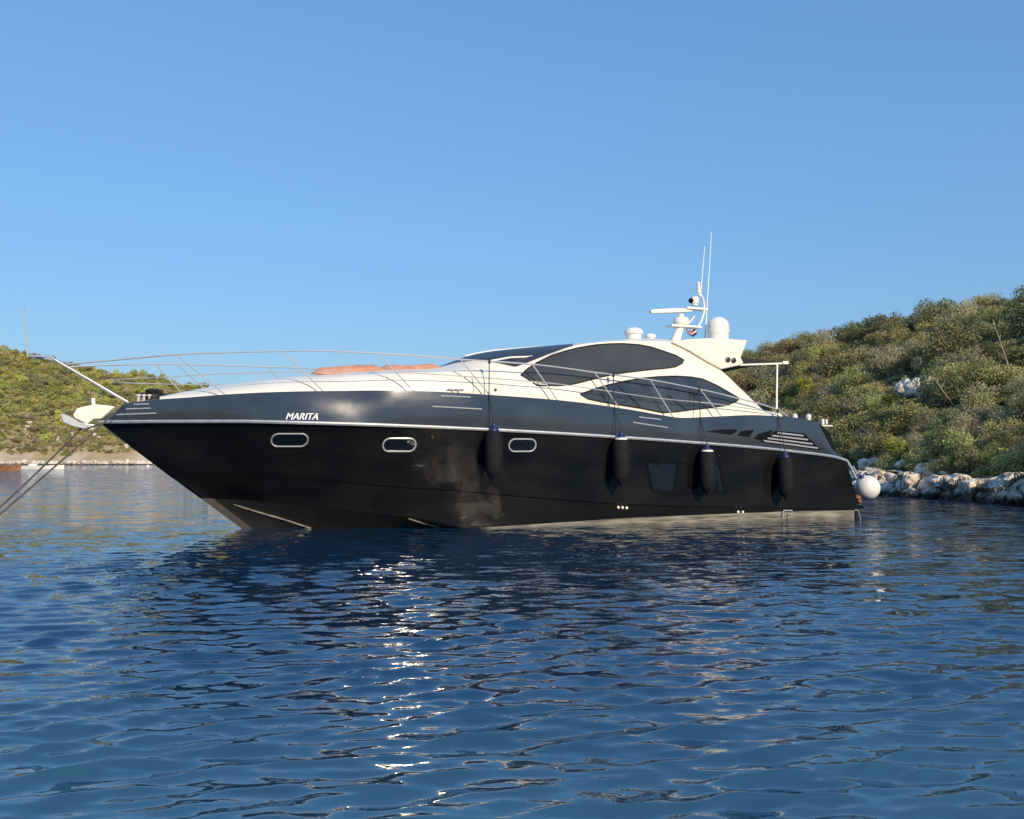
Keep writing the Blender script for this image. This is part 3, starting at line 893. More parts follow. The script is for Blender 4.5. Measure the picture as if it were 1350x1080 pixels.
# aft bulwark closing the quarter behind the louvres
ab = MB()
aq = [on_half_breadth(x, y, lambda s: 2.0) for x, y in ((1060, 556), (1082, 559), (1095, 572), (1102, 596), (1098, 604), (1060, 600))]
ab.prism(aq, lambda s, z: P3(s, 2.02, z), lambda s, z: P3(s, -2.02, z))
ab.build("aft_bulwark", M['hull'], yacht, bevel=0.03)

# ------------------------------------------------------------------ things lying on or hanging from the yacht
def to_world(o):
    o.matrix_world = YM; return o
# terracotta sunbathing towels and cushions on the foredeck
def foredeck_cushion(sa, sb_, ta, tb_, hh, seed, name, label):
    m = MB(); nx, ny = 26, 12
    vs = []
    for i in range(nx + 1):
        for j in range(ny + 1):
            x, y = i / nx, j / ny
            s = sa + (sb_ - sa) * x; t = ta + (tb_ - ta) * y
            e = min(1, 7 * min(x, 1 - x)) ** 0.5 * min(1, 5 * min(y, 1 - y)) ** 0.5
            nzv = noise.noise(Vector((s * 1.6 + seed, t * 1.8, seed))) * 0.5 + 0.5
            vs.append(P3(s, t, roof_z(s, t) - 0.03 + (0.05 + hh * (0.35 + nzv)) * e))
    m.add(vs, [(i * (ny + 1) + j, i * (ny + 1) + j + 1, (i + 1) * (ny + 1) + j + 1, (i + 1) * (ny + 1) + j) for i in range(nx) for j in range(ny)])
    o = to_world(m.build(name, M['towel'], None))
    tag(o, label, "cushion")
    return o
foredeck_cushion(1.55, 3.35, -0.9, 1.1, 0.14, 1.0, "sunbathing_cushion", "rumpled terracotta cushion lying on the yacht's foredeck, the one nearer the bow")
foredeck_cushion(3.25, 4.8, -1.0, 1.2, 0.10, 5.0, "sunbathing_cushion", "flat terracotta cushion lying just ahead of the yacht's windscreen")

# fenders
cyl_prof = [(0.02, -0.66), (0.05, -0.64), (0.06, -0.58), (0.13, -0.52), (0.19, -0.42), (0.215, -0.30), (0.22, 0.0), (0.22, 0.34), (0.205, 0.46), (0.16, 0.55), (0.09, 0.61)]
cap_prof = [(0.12, 0.575), (0.125, 0.60), (0.09, 0.66), (0.05, 0.70), (0.045, 0.76), (0.01, 0.77)]
ring_prof = [(0.155, 0.545), (0.165, 0.56), (0.15, 0.60), (0.11, 0.61)]
fenders = [((651, 567), (651, 636), (645, 475), 0, "black fender hanging beside the third porthole, foremost of the four"),
           ((818.5, 577), (818.5, 643), (808.5, 493), 1, "black fender with white collar hanging ahead of the framed hull window"),
           ((932, 593), (932, 654), (921.5, 513), 1, "black fender with white collar hanging across the aft end of the hull window"),
           ((1035, 602), (1035, 660), (1025, 541), 0, "black fender hanging below the louvred vents, aftmost of the four")]
for (tx, ty), (bx, by), (rx, ry), ring, label in fenders:
    s_, zt = on_half_breadth(tx, ty, lambda s: b_rub(s) + 0.24)
    _, zb = on_half_breadth(bx, by, lambda s: b_rub(s) + 0.24)
    tt = b_rub(s_) + 0.25
    H = zt - zb; k = H / 1.27
    fo = empty("fender", YM @ Vector(P3(s_, tt, zb + 0.66 * k)), YAW)
    tag(fo, label, "fender", "black fenders along the yacht's port side")
    sc = lambda pr: [(r * (0.55 + 0.45 * k), z * k) for r, z in pr]
    MB().lathe((0, 0, 0), sc(cyl_prof), 24).build("body", M['fender'], fo, smooth=45)
    MB().lathe((0, 0, 0), sc(cap_prof), 18).build("cap", M['blue'], fo, smooth=45)
    if ring: MB().lathe((0, 0, 0), sc(ring_prof), 20).build("collar", M['white'], fo, smooth=45)
    rs_, rzz = on_half_breadth(rx, ry, t_rail)
    topL = Vector(P3(rs_, t_rail(rs_), rzz)) - Vector(P3(s_, tt, zb + 0.66 * k))
    knot = Vector((0, 0, 0.76 * k))
    # the line leads over the deck edge
    es = (rs_ + s_) / 2 - 0.05
    ed = Vector(P3(es, b_sheer(es) + 0.02, z_sheer(es) + 0.0)) - Vector(P3(s_, tt, zb + 0.66 * k))
    m = MB().tube([topL, ed, knot], 0.013, 6)
    m.tube([topL + Vector((0, 0, 0.04)), topL - Vector((0, 0, 0.08))], 0.035, 8)
    m.build("lanyard", M['rope_dark'], fo)
# white ball fender at the stern
bs_, bz = on_half_breadth(1143.5, 643, lambda s: 2.0)
bo = empty("ball_fender", YM @ Vector(P3(bs_, 2.0, bz)), YAW)
tag(bo, "round white ball fender hanging off the yacht's stern", "fender")
rr = 0.365
prof = [(rr * math.sin(math.pi * k / 24) + 0.001, -rr * math.cos(math.pi * k / 24)) for k in range(25)]
MB().lathe((0, 0, 0), prof, 32, Matrix.Rotation(-0.6, 3, 'Y')).build("body", M['ball'], bo, smooth=60)
MB().lathe((0, 0, 0), [(0.07, rr - 0.02), (0.07, rr + 0.04), (0.04, rr + 0.09), (0.01, rr + 0.1)], 14, Matrix.Rotation(-0.6, 3, 'Y')).build("eye", M['blue'], bo)
e_ = Vector(P3(17.0, 2.2, 1.4)) - Vector(P3(bs_, 2.0, bz))
MB().tube([Matrix.Rotation(-0.6, 3, 'Y') @ Vector((0, 0, rr + 0.08)), e_], 0.013, 6).build("lanyard", M['rope_dark'], bo)

# anchor lines running out over the bow
def sag(a, b, d, n=24):
    return [a.lerp(b, k / n) - Vector((0, 0, d * 4 * (k / n) * (1 - k / n))) for k in range(n + 1)]
a1 = YM @ Vector(P3(*[pc(108, 564)[0]], 0.0, pc(108, 564)[1]))
g = world_ray(-60, 722); e1 = Vector((0, 0, EYE)) + g * ((-0.1 - EYE) / g.z)
o = MB().tube(sag(a1, e1, 0.06), 0.022, 6).build("anchor_line", M['rope'], None)
tag(o, "dark anchor line running from the yacht's bow roller down into the water", "rope")
a2 = YM @ Vector(P3(pul(170, 527, 0.42)[0], 0.42, pul(170, 527, 0.42)[1]))
g = world_ray(-60, 728); e2 = Vector((0, 0, EYE)) + g * ((-0.1 - EYE) / g.z)
m_ = MB().tube(sag(a2, e2, 0.05), 0.020, 6).build("mooring_line", M['rope'], None)
tag(m_, "dark mooring line running from the foot of the pulpit across the bow to the water", "rope")

# ------------------------------------------------------------------ land
def hash_noise(x, y, z, sc, octv=4):
    return noise.fractal(Vector((x * sc, y * sc, z * sc)), 0.9, 2.0, octv)

class Land:
    """slope lofted between a shoreline and a crest; a = bearing (x/y), v = 0 at the water, 1 on the crest"""
    def __init__(s, shore, crest, sky, bush, ledge, seed, rough):
        s.ds, s.dc, s.sk = smooth_tab(shore), smooth_tab(crest), smooth_tab(sky)
        s.bush, s.ledge, s.seed, s.rough = bush, ledge, seed, rough
    def at(s, a, v):
        ds, dc = s.ds(a), s.dc(a)
        zc = (HOR - s.sk(a)) / F_PX * dc + EYE - s.bush
        d = ds + (dc - ds) * v
        x, y = a * d, d
        if v <= 0: z = -1.2 + 1.2 * (v + 0.08) / 0.08
        elif v < 0.035: z = s.ledge * (v / 0.035) ** 0.6
        elif v <= 1: z = s.ledge + (zc - s.ledge) * ((v - 0.035) / 0.965) ** 0.9
        else: z = zc - (v - 1) * 0.35 * zc * (v - 0.6)
        amp = s.rough * min(1, max(0, v * 12)) * (1 - 0.6 * min(1, v))
        z += amp * hash_noise(x, y, s.seed, 0.35 if s.rough < 1 else 0.06)
        return Vector((x, y, z))
    def mesh(s, a0, a1, na, vs):
        m = MB(); A = np.linspace(a0, a1, na)
        P = [s.at(a, v) for a in A for v in vs]
        k = len(vs)
        m.add(P, [(i * k + j, i * k + j + 1, (i + 1) * k + j + 1, (i + 1) * k + j) for i in range(na - 1) for j in range(k - 1)])
        return m

def apx(px): return (px - 675) / F_PX
right = Land([(-0.17, 108), (-0.1, 96), (0.05, 82), (0.2, 68), (0.3, 57), (0.36, 49), (0.435, 41.5), (0.52, 36.8), (0.6, 33), (0.75, 26), (0.95, 20)],
             [(-0.17, 120), (-0.1, 124), (0.1, 108), (0.3, 88), (0.435, 74), (0.6, 62), (0.75, 54), (0.95, 46)],
             [(-0.17, 597), (-0.125, 560), (-0.10, 498), (0.0, 496), (0.15, 490), (apx(960), 472), (apx(1017), 460), (apx(1082), 443), (apx(1129), 444), (apx(1175), 424), (apx(1246), 412), (apx(1300), 394), (apx(1350), 391), (0.75, 372), (0.95, 350)],
             1.1, 0.35, 3.1, 0.5)
vs_r = [-0.08, -0.02, 0, 0.012, 0.022, 0.035] + [0.035 + 0.965 * (k / 40) for k in range(1, 41)] + [1.1, 1.3, 1.6, 2.0]
M['soil'] = noisy(mat('hillside_soil', (0.12, 0.1, 0.07), 0.95), (0.045, 0.05, 0.022), (0.15, 0.125, 0.085), 0.5, 8, bump=0.08, bscale=4)
ro = right.mesh(-0.17, 0.95, 240, vs_r).build("hillside", M['soil'], None, smooth=60)
tag(ro, kind="structure")

left = Land([(-1.2, 230), (-0.7, 275), (-0.6, 285), (-0.42, 292), (-0.3, 310), (0.0, 330), (0.35, 330)],
            [(-1.2, 330), (-0.7, 385), (-0.6, 395), (-0.42, 400), (-0.3, 400), (0.0, 400), (0.35, 400)],
            [(-1.2, 330), (-0.75, 415), (apx(0), 459), (apx(31), 466), (apx(63), 473), (apx(104), 481), (apx(151), 491), (apx(201), 495), (apx(239), 505), (apx(274), 509), (apx(310), 515), (-0.2, 530), (0.0, 545), (0.35, 560)],
            1.5, 2.2, 8.2, 2.0)
vs_l = [-0.08, -0.02, 0, 0.012, 0.022, 0.035] + [0.035 + 0.965 * (k / 30) for k in range(1, 31)] + [1.1, 1.3, 1.8]
# far hillside: dry tan grass low down with pale rock, greener above
m = mat('far_hillside_ground', (0.2, 0.16, 0.08), 0.95)
N, Lk, b = nodes(m)
tc = N.new("ShaderNodeTexCoord"); nz = N.new("ShaderNodeTexNoise"); nz.inputs["Scale"].default_value = 0.09; nz.inputs["Detail"].default_value = 8
Lk.new(tc.outputs["Object"], nz.inputs["Vector"])
sx = N.new("ShaderNodeSeparateXYZ"); Lk.new(tc.outputs["Object"], sx.inputs[0])
mz = N.new("ShaderNodeMath"); mz.operation = 'MULTIPLY_ADD'; mz.inputs[1].default_value = 0.02; Lk.new(sx.outputs["Z"], mz.inputs[0]); Lk.new(nz.outputs[0], mz.inputs[2])
cr = N.new("ShaderNodeValToRGB")
e = cr.color_ramp.elements
e[0].position = 0.40; e[0].color = (0.50, 0.41, 0.30, 1)
e[1].position = 0.98; e[1].color = (0.24, 0.24, 0.07, 1)
x_ = e.new(0.52); x_.color = (0.38, 0.29, 0.17, 1)
x_ = e.new(0.75); x_.color = (0.28, 0.25, 0.10, 1)
Lk.new(mz.outputs[0], cr.inputs[0]); Lk.new(cr.outputs[0], b.inputs["Base Color"])
M['farground'] = m
lo_ = left.mesh(-1.2, 0.35, 200, vs_l).build("far_hillside", M['farground'], None, smooth=60)
tag(lo_, kind="structure")
# the bay's opposite shore, behind the photographer
bk = MB(); rows = []
for i in range(81):
    th = R(180 + 0 + 180 * i / 80)
    for d_, hh in ((330, -1), (340, 4), (400, 22), (480, 34), (600, 30)):
        x, y = d_ * math.cos(th), d_ * math.sin(th)
        rows.append((x, y, hh * (0.75 + 0.6 * hash_noise(x, y, 2.0, 0.006)) if hh > 0 else hh))
bk.add(rows, [(i * 5 + j, i * 5 + j + 1, (i + 1) * 5 + j + 1, (i + 1) * 5 + j) for i in range(80) for j in range(4)])
tag(bk.build("opposite_hills", M['farground'], None, smooth=60), kind="structure")

# ------------------------------------------------------------------ vegetation
def leaf_mat(name, c1, c2, hue=0.025, val=0.35):
    m = mat(name, c1, 0.65, spec=0.25)
    N, Lk, b = nodes(m)
    geo = N.new("ShaderNodeNewGeometry"); oi = N.new("ShaderNodeObjectInfo")
    mx = N.new("ShaderNodeMix"); mx.data_type = 'RGBA'
    mx.inputs["A"].default_value = (*c1, 1); mx.inputs["B"].default_value = (*c2, 1)
    Lk.new(geo.outputs["Random Per Island"], mx.inputs["Factor"])
    hs = N.new("ShaderNodeHueSaturation")
    mr = N.new("ShaderNodeMapRange"); mr.inputs[3].default_value = 0.5 - hue; mr.inputs[4].default_value = 0.5 + hue
    Lk.new(oi.outputs["Random"], mr.inputs[0]); Lk.new(mr.outputs[0], hs.inputs["Hue"])
    m2 = N.new("ShaderNodeMath"); m2.operation = 'MULTIPLY_ADD'; m2.inputs[1].default_value = 7.13; m2.inputs[2].default_value = 0.0
    fr = N.new("ShaderNodeMath"); fr.operation = 'FRACT'
    Lk.new(oi.outputs["Random"], m2.inputs[0]); Lk.new(m2.outputs[0], fr.inputs[0])
    mv = N.new("ShaderNodeMapRange"); mv.inputs[3].default_value = 1 - val; mv.inputs[4].default_value = 1 + val
    Lk.new(fr.outputs[0], mv.inputs[0]); Lk.new(mv.outputs[0], hs.inputs["Value"])
    Lk.new(mx.outputs["Result"], hs.inputs["Color"]); Lk.new(hs.outputs[0], b.inputs["Base Color"])
    # thin leaves let some light through
    tr_ = N.new("ShaderNodeBsdfTranslucent"); Lk.new(hs.outputs[0], tr_.inputs["Color"])
    ms_ = N.new("ShaderNodeMixShader"); ms_.inputs[0].default_value = 0.38
    out = N["Material Output"]
    Lk.new(b.outputs[0], ms_.inputs[1]); Lk.new(tr_.outputs[0], ms_.inputs[2]); Lk.new(ms_.outputs[0], out.inputs["Surface"])
    return m
LM = {
    'olive': leaf_mat('olive_leaves', (0.36, 0.34, 0.13), (0.47, 0.44, 0.18)),
    'dark': leaf_mat('evergreen_leaves', (0.20, 0.215, 0.095), (0.30, 0.30, 0.14)),
    'grey': leaf_mat('grey_green_leaves', (0.36, 0.325, 0.18), (0.48, 0.43, 0.25)),
    'bright': leaf_mat('fresh_leaves', (0.26, 0.30, 0.05), (0.35, 0.37, 0.075)),
    'rust': leaf_mat('rusty_leaves', (0.28, 0.205, 0.10), (0.37, 0.28, 0.14)),
}
def crown_parts(seed, w, h, nleaf, leaf, nclump, open_=0.0):
    """leaf cards gathered in clumps through a lumpy crown, plus the clump centres for the limbs"""
    g = np.random.default_rng(seed)
    cl = []
    while len(cl) < nclump:
        p = g.uniform(-1, 1, 3)
        if np.linalg.norm(p) > 1: continue
        z = (p[2] * 0.5 + 0.5)
        wid = 0.55 + 0.45 * math.sin(math.pi * min(1, z * 0.9 + 0.12))
        cl.append((p[0] * w / 2 * wid * 0.95, p[1] * w / 2 * wid * 0.95, h * (0.12 + 0.75 * z), g.uniform(0.11, 0.30) * w))
    V, Fc = [], []
    per = nleaf // nclump
    for cx, cy, cz, r in cl:
        n_ = int(per * (r / (0.23 * w)) ** 1.5)
        d = g.normal(size=(n_, 3)); d /= np.linalg.norm(d, axis=1)[:, None]
        rad = r * g.uniform(0.35, 1.12, n_) ** 0.7
        pos = np.array([cx, cy, cz]) + d * rad[:, None] * np.array([1, 1, 0.8])
        pos[:, 2] = np.maximum(pos[:, 2], 0.05)
        nr = d + g.normal(size=(n_, 3)) * 0.75; nr /= np.linalg.norm(nr, axis=1)[:, None]
        ax = np.cross(nr, g.normal(size=(n_, 3))); ax /= np.linalg.norm(ax, axis=1)[:, None]
        bx = np.cross(nr, ax)
        sz = leaf * g.uniform(0.6, 1.35, n_)[:, None]
        q = np.stack([pos - ax * sz - bx * sz * 0.1, pos - bx * sz * 0.55, pos + ax * sz, pos + bx * sz * 0.55], 1)
        o = len(V)
        V += [tuple(p) for p in q.reshape(-1, 3)]
        Fc += [(o + 4 * i, o + 4 * i + 1, o + 4 * i + 2, o + 4 * i + 3) for i in range(n_)]
    return V, Fc, cl
def crown_mesh(name, m, *a):
    V, Fc, cl = crown_parts(*a)
    me = bpy.data.meshes.new(name); me.from_pydata(V, [], Fc); me.materials.append(m)
    return me, cl
def limb_mesh(cl, seed, m, r0=0.05):
    g = random.Random(seed); mb = MB()
    root = Vector((0, 0, -0.4))
    for cx, cy, cz, r in cl:
        e_ = Vector((cx, cy, cz)); mid1 = Vector((cx * 0.25 + g.uniform(-.1, .1), cy * 0.25 + g.uniform(-.1, .1), cz * 0.45))
        mb.tube([root, mid1, mid1.lerp(e_, 0.6) + Vector((g.uniform(-.1, .1), g.uniform(-.1, .1), 0.03)), e_], [r0, r0 * 0.7, r0 * 0.45, r0 * 0.15], 5)
        for _ in range(2):
            d = Vector((g.gauss(0, 1), g.gauss(0, 1), g.gauss(0.6, 0.7))).normalized() * r * 1.05
            mb.tube([e_.lerp(mid1, 0.25), e_ + d * 0.6, e_ + d], [r0 * 0.35, r0 * 0.2, r0 * 0.06], 4)
    me = bpy.data.meshes.new("trunk"); me.from_pydata(mb.v, [], mb.f); me.materials.append(m); me.shade_smooth()
    return me

KINDS = {   # name, label, crown material, width, height, leaves, leaf size, clumps
    'olive':  ("olive_green_shrub", "dense olive green maquis shrub on the steep right bank", 'olive', 2.3, 1.9, 3800, 0.060, 19),
    'dark':   ("evergreen_shrub", "dark evergreen shrub with shaded dense leaves on the right bank", 'dark', 2.4, 2.1, 3800, 0.062, 19),
    'grey':   ("grey_green_shrub", "dry grey-green twiggy shrub with thin leaves on the right bank", 'grey', 2.2, 1.8, 2700, 0.052, 20),
    'bright': ("bright_green_shrub", "fresh yellow-green shrub among the darker maquis of the right bank", 'bright', 1.9, 1.6, 2800, 0.058, 10),
    'rust':   ("reddish_shrub", "reddish brown dry shrub on the right bank", 'rust', 2.0, 1.9, 2600, 0.055, 11),
}
protos = {}
for kn, (nm, lb, lm, w, h, nl_, ls, nc) in KINDS.items():
    protos[kn] = []
    for v in range(3):
        me, cl = crown_mesh("crown", LM[lm], 100 + v * 17 + hash(kn[0]) % 7 * 0 + len(kn) * 31, w, h, nl_, ls, nc)
        protos[kn].append((me, limb_mesh(cl, v, M['palebark'] if kn == 'grey' else M['bark'])))
def plant(kn, v, loc, sc, rz_, label=None, group=None, tall=1.0):
    nm, lb = KINDS[kn][0], KINDS[kn][1]
    t = empty(nm, loc, rz_); t.scale = (sc, sc, sc * tall)
    tag(t, label or lb, "shrub", group if group else (None if label else nm.replace('_', ' ') + "s on the right bank"))
    for me, pn in zip(protos[kn][v], ("crown", "trunk")):
        c = bpy.data.objects.new(pn, me); COL.objects.link(c); c.parent = t
    return t

g = random.Random(21)
placed = []
def room(p, r):
    for q, rq in placed:
        if (q - p).length < (r + rq) * 0.40: return False
    return True
bare = [(apx(1212), 0.40, 0.045), (apx(1190), 0.47, 0.03)]         # rock breaks in the scrub
tries = 0
count = 0
while count < 430 and tries < 20000:
    tries += 1
    a = g.uniform(0.255, 0.635)
    v = 0.05 + 0.99 * g.random() ** 1.0
    if any(abs(a - ba) < w and abs(v - bv) < 0.09 for ba, bv, w in bare): continue
    p = right.at(a, v)
    sc = g.uniform(0.6, 1.55) * (0.8 + 0.25 * (p.y - 33) / 40) * (0.75 if v < 0.12 else 1.0)
    if not room(p, 1.55 * sc): continue
    r_ = g.random()
    ridge = v > 0.86
    if ridge: kn = 'rust' if r_ < 0.20 else 'dark' if r_ < 0.55 else 'olive'
    elif v < 0.3: kn = 'olive' if r_ < 0.42 else 'grey' if r_ < 0.74 else 'dark' if r_ < 0.92 else 'bright' if r_ < 0.97 else 'rust'
    else: kn = 'olive' if r_ < 0.42 else 'dark' if r_ < 0.66 else 'grey' if r_ < 0.92 else 'bright' if r_ < 0.97 else 'rust'
    placed.append((p, 1.55 * sc))
    plant(kn, g.randrange(3), p - Vector((0, 0, 0.12)), sc, g.uniform(0, 6.3), tall=g.uniform(0.8, 1.2))
    count += 1
print("right shrubs", count, "tries", tries)
plant('bright', 1, right.at(apx(1186), 0.10), 0.9, 1.0, "bright green bush low on the bank just above the shaded shore rocks")
plant('dark', 2, right.at(apx(561), 0.9), 1.6, 1.0, "dark bush whose top shows over the yacht's foredeck")
# low undergrowth filling the gaps
ug = MB()
Vg, Fg, _ = [], [], None
gg = np.random.default_rng(5)
for k in range(1500):
    p = right.at(gg.uniform(0.25, 0.65), 0.04 + gg.random())
    V_, F_, _c = crown_parts(1000 + k, gg.uniform(0.7, 1.3), gg.uniform(0.4, 0.8), 90, 0.075, 3)
    o_ = len(Vg); Vg += [(x + p.x, y + p.y, z + p.z - 0.1) for x, y, z in V_]; Fg += [tuple(i + o_ for i in f) for f in F_]
# the same scrub carries on round the head of the bay, behind the yacht
for k in range(1100):
    p = right.at(gg.uniform(-0.16, 0.262), 0.03 + 1.05 * gg.random())
    V_, F_, _c = crown_parts(5000 + k, gg.uniform(2.2, 3.8), gg.uniform(1.4, 2.4), 230, 0.15, 7)
    o_ = len(Vg); Vg += [(x + p.x, y + p.y, z + p.z - 0.15) for x, y, z in V_]; Fg += [tuple(i + o_ for i in f) for f in F_]
me = bpy.data.meshes.new("undergrowth"); me.from_pydata(Vg, [], Fg); me.materials.append(LM['grey']); me.materials.append(LM['olive']); me.materials.append(LM['dark'])
for p in me.polygons: p.material_index = 0 if (p.index // 83) % 3 == 0 else 1 if (p.index // 83) % 3 == 1 else 2
uo = bpy.data.objects.new("undergrowth", me); COL.objects.link(uo); tag(uo, kind="stuff")

# bare leaning trunks showing among the shrubs
def dead_trunk(px, v, top_dx, hgt, label, seed, r0=0.045):
    p = right.at(apx(px), v); gq = random.Random(seed)
    pts = []
    for k in range(8):
        w = k / 7
        pts.append(p + Vector((top_dx * w + 0.10 * math.sin(3 * w + seed), -0.9 * (1 - 0.2 * w), -0.3 + (hgt + 0.3) * w)))
    m = MB().tube(pts, [r0 * (1 - 0.1 * k) for k in range(8)], 6)
    for k in (3, 4, 5, 6):
        d = Vector((gq.uniform(-0.7, 0.7), gq.uniform(-.4, .4), gq.uniform(0.3, 0.8)))
        m.tube([pts[k], pts[k] + d * 0.5, pts[k] + d], [r0 * 0.5, r0 * 0.3, r0 * 0.1], 5)
    o = m.build("dead_tree", M['palebark'], None)
    tag(o, label, "tree")
dead_trunk(1325, 0.42, -0.8, 3.6, "tall pale bare trunk standing among the shrubs high on the right bank", 1)
dead_trunk(1256, 0.30, -1.2, 1.9, "pale bare trunk leaning left below the grey rock outcrop", 2)
dead_trunk(1150, 0.14, -0.5, 1.2, "short pale dead trunk just above the shore rocks by the yacht's stern", 3, 0.03)
dead_trunk(1092, 0.30, -0.4, 1.6, "forked pale dead trunk behind the yacht's aft deck", 4, 0.035)

# rocks
m = mat('limestone', (0.42, 0.39, 0.34), 0.85)
N, Lk, b = nodes(m)
tc = N.new("ShaderNodeTexCoord"); geo = N.new("ShaderNodeNewGeometry")
nz = N.new("ShaderNodeTexNoise"); nz.inputs["Scale"].default_value = 1.6; nz.inputs["Detail"].default_value = 9
Lk.new(geo.outputs["Position"], nz.inputs["Vector"])
cr = N.new("ShaderNodeValToRGB"); e = cr.color_ramp.elements
e[0].position = 0.36; e[0].color = (0.27, 0.215, 0.16, 1); e[1].position = 0.6; e[1].color = (0.76, 0.68, 0.57, 1)
x_ = e.new(0.46); x_.color = (0.58, 0.49, 0.38, 1)
Lk.new(nz.outputs[0], cr.inputs[0])
sx = N.new("ShaderNodeSeparateXYZ"); Lk.new(geo.outputs["Position"], sx.inputs[0])
ad = N.new("ShaderNodeMath"); ad.operation = 'MULTIPLY_ADD'; ad.inputs[1].default_value = -0.5; Lk.new(nz.outputs[0], ad.inputs[0]); Lk.new(sx.outputs["Z"], ad.inputs[2])
tide = N.new("ShaderNodeMapRange"); tide.inputs[1].default_value = -0.12; tide.inputs[2].default_value = 0.12; tide.inputs[3].default_value = 1; tide.inputs[4].default_value = 0
Lk.new(ad.outputs[0], tide.inputs[0])
mx = N.new("ShaderNodeMix"); mx.data_type = 'RGBA'; mx.inputs["B"].default_value = (0.06, 0.042, 0.025, 1)
Lk.new(tide.outputs[0], mx.inputs["Factor"]); Lk.new(cr.outputs[0], mx.inputs["A"]); Lk.new(mx.outputs["Result"], b.inputs["Base Color"])
vo = N.new("ShaderNodeTexVoronoi"); vo.feature = 'DISTANCE_TO_EDGE'; vo.inputs["Scale"].default_value = 2.6; Lk.new(geo.outputs["Position"], vo.inputs["Vector"])
bp = N.new("ShaderNodeBump"); bp.inputs["Distance"].default_value = 0.12
n3 = N.new("ShaderNodeTexNoise"); n3.inputs["Scale"].default_value = 5; n3.inputs["Detail"].default_value = 8; Lk.new(geo.outputs["Position"], n3.inputs["Vector"])
Lk.new(n3.outputs[0], bp.inputs["Height"]); Lk.new(bp.outputs[0], b.inputs["Normal"])
M['rock'] = m
def rock(loc, size, seed, label, group, name="boulder"):
    bm = bmesh.new(); bmesh.ops.create_icosphere(bm, subdivisions=4, radius=1)
    gq = random.Random(seed)
    planes = [(Vector((gq.gauss(0, 1), gq.gauss(0, 1), gq.gauss(0, 0.8))).normalized(), gq.uniform(0.55, 0.9)) for _ in range(11)]
    for v in bm.verts:
        p = v.co.copy()
        for nrm, d in planes:
            e_ = p.dot(nrm)
            if e_ > d: p -= nrm * (e_ - d) * 0.92
        p += v.co * (0.16 * noise.fractal(v.co * 1.7 + Vector((seed, 0, 0)), 0.8, 2.0, 5))
        v.co = Vector((p.x * size[0], p.y * size[1], p.z * size[2]))
    me = bpy.data.meshes.new(name); bm.to_mesh(me); bm.free(); me.materials.append(M['rock'])
    me.shade_smooth(); me.set_sharp_from_angle(angle=R(35))
    o = bpy.data.objects.new(name, me); COL.objects.link(o)
    o.location = loc; o.rotation_euler = (gq.uniform(-.3, .3), gq.uniform(-.3, .3), gq.uniform(0, 6.3))
    tag(o, label, "rock", group)
    return o
lg = MB(); NA, NVv = 1300, 34
AA = np.concatenate([np.linspace(-0.16, 0.28, 400, endpoint=False), np.linspace(0.28, 0.80, 900)]); pts = []
for a in AA:
    d0 = right.ds(a)
    for j in range(NVv):
        w = j / (NVv - 1)
        x, y = a * d0, d0
        top = 1.1 + 0.45 * hash_noise(x, y, 6.1, 0.22) + 0.30 * max(0, (a - 0.5) / 0.1)
        top = max(0.5, top)
        prof = min(1.0, (w * 1.55) ** 0.75)
        z = -0.5 + (top + 0.5) * prof
        inl = -0.95 + 0.8 * w + 2.2 * max(0, w - 0.55)
        q = Vector((x + inl * 0.93, y + inl * 0.38, z))
        # blocky fractures: stepped cells plus ridged roughness
        c = Vector((q.x * 1.05, q.y * 1.05, q.z * 1.5)) + 0.35 * noise.noise_vector(q * 0.9)
        dd, pp = noise.voronoi(c)
        cell = noise.cell(pp[0] * 7.3)
        crack = min(1.0, (dd[1] - dd[0]) * 3.2)
        push = 0.42 * cell + 0.24 * (crack - 1.0) + 0.16 * noise.fractal(q * 2.4, 0.8, 2.0, 4) + 0.22 * hash_noise(q.x, q.y, q.z, 0.5)
        q += Vector((-0.55, -0.70, 0.28)) * push * 1.15
        pts.append(q)
lg.add(pts, [(i * NVv + j, i * NVv + j + 1, (i + 1) * NVv + j + 1, (i + 1) * NVv + j) for i in range(NA - 1) for j in range(NVv - 1)])
led = lg.build("rocky_shore", M['rock'], None, smooth=38)
tag(led, kind="structure")
g = random.Random(4)
for i in range(26):
    a = g.uniform(0.40, 0.66); d2 = right.ds(a) + g.uniform(0.9, 2.2); w = g.uniform(0.25, 0.6)
    rock(Vector((a * d2 + 0.5, d2 + 0.2, g.uniform(0.9, 1.5))), (w, w * 0.8, w * 0.7), 140 + i, "dry pale limestone block above the tide line under the shrubs", "limestone blocks above the right shore")
for k, (px, v, sz) in enumerate(((1196, 0.44, 0.8), (1212, 0.41, 0.9), (1228, 0.42, 0.9), (1246, 0.40, 0.8), (1208, 0.36, 0.7), (1238, 0.33, 0.6), (1222, 0.47, 0.6))):
    rock(right.at(apx(px), v) + Vector((-0.3, -0.5, 0.25)), (sz, sz * 0.8, sz * 0.75), 300 + k, "grey limestone outcrop showing through the scrub halfway up the right bank", "rock outcrops halfway up the right bank", "rock_outcrop")

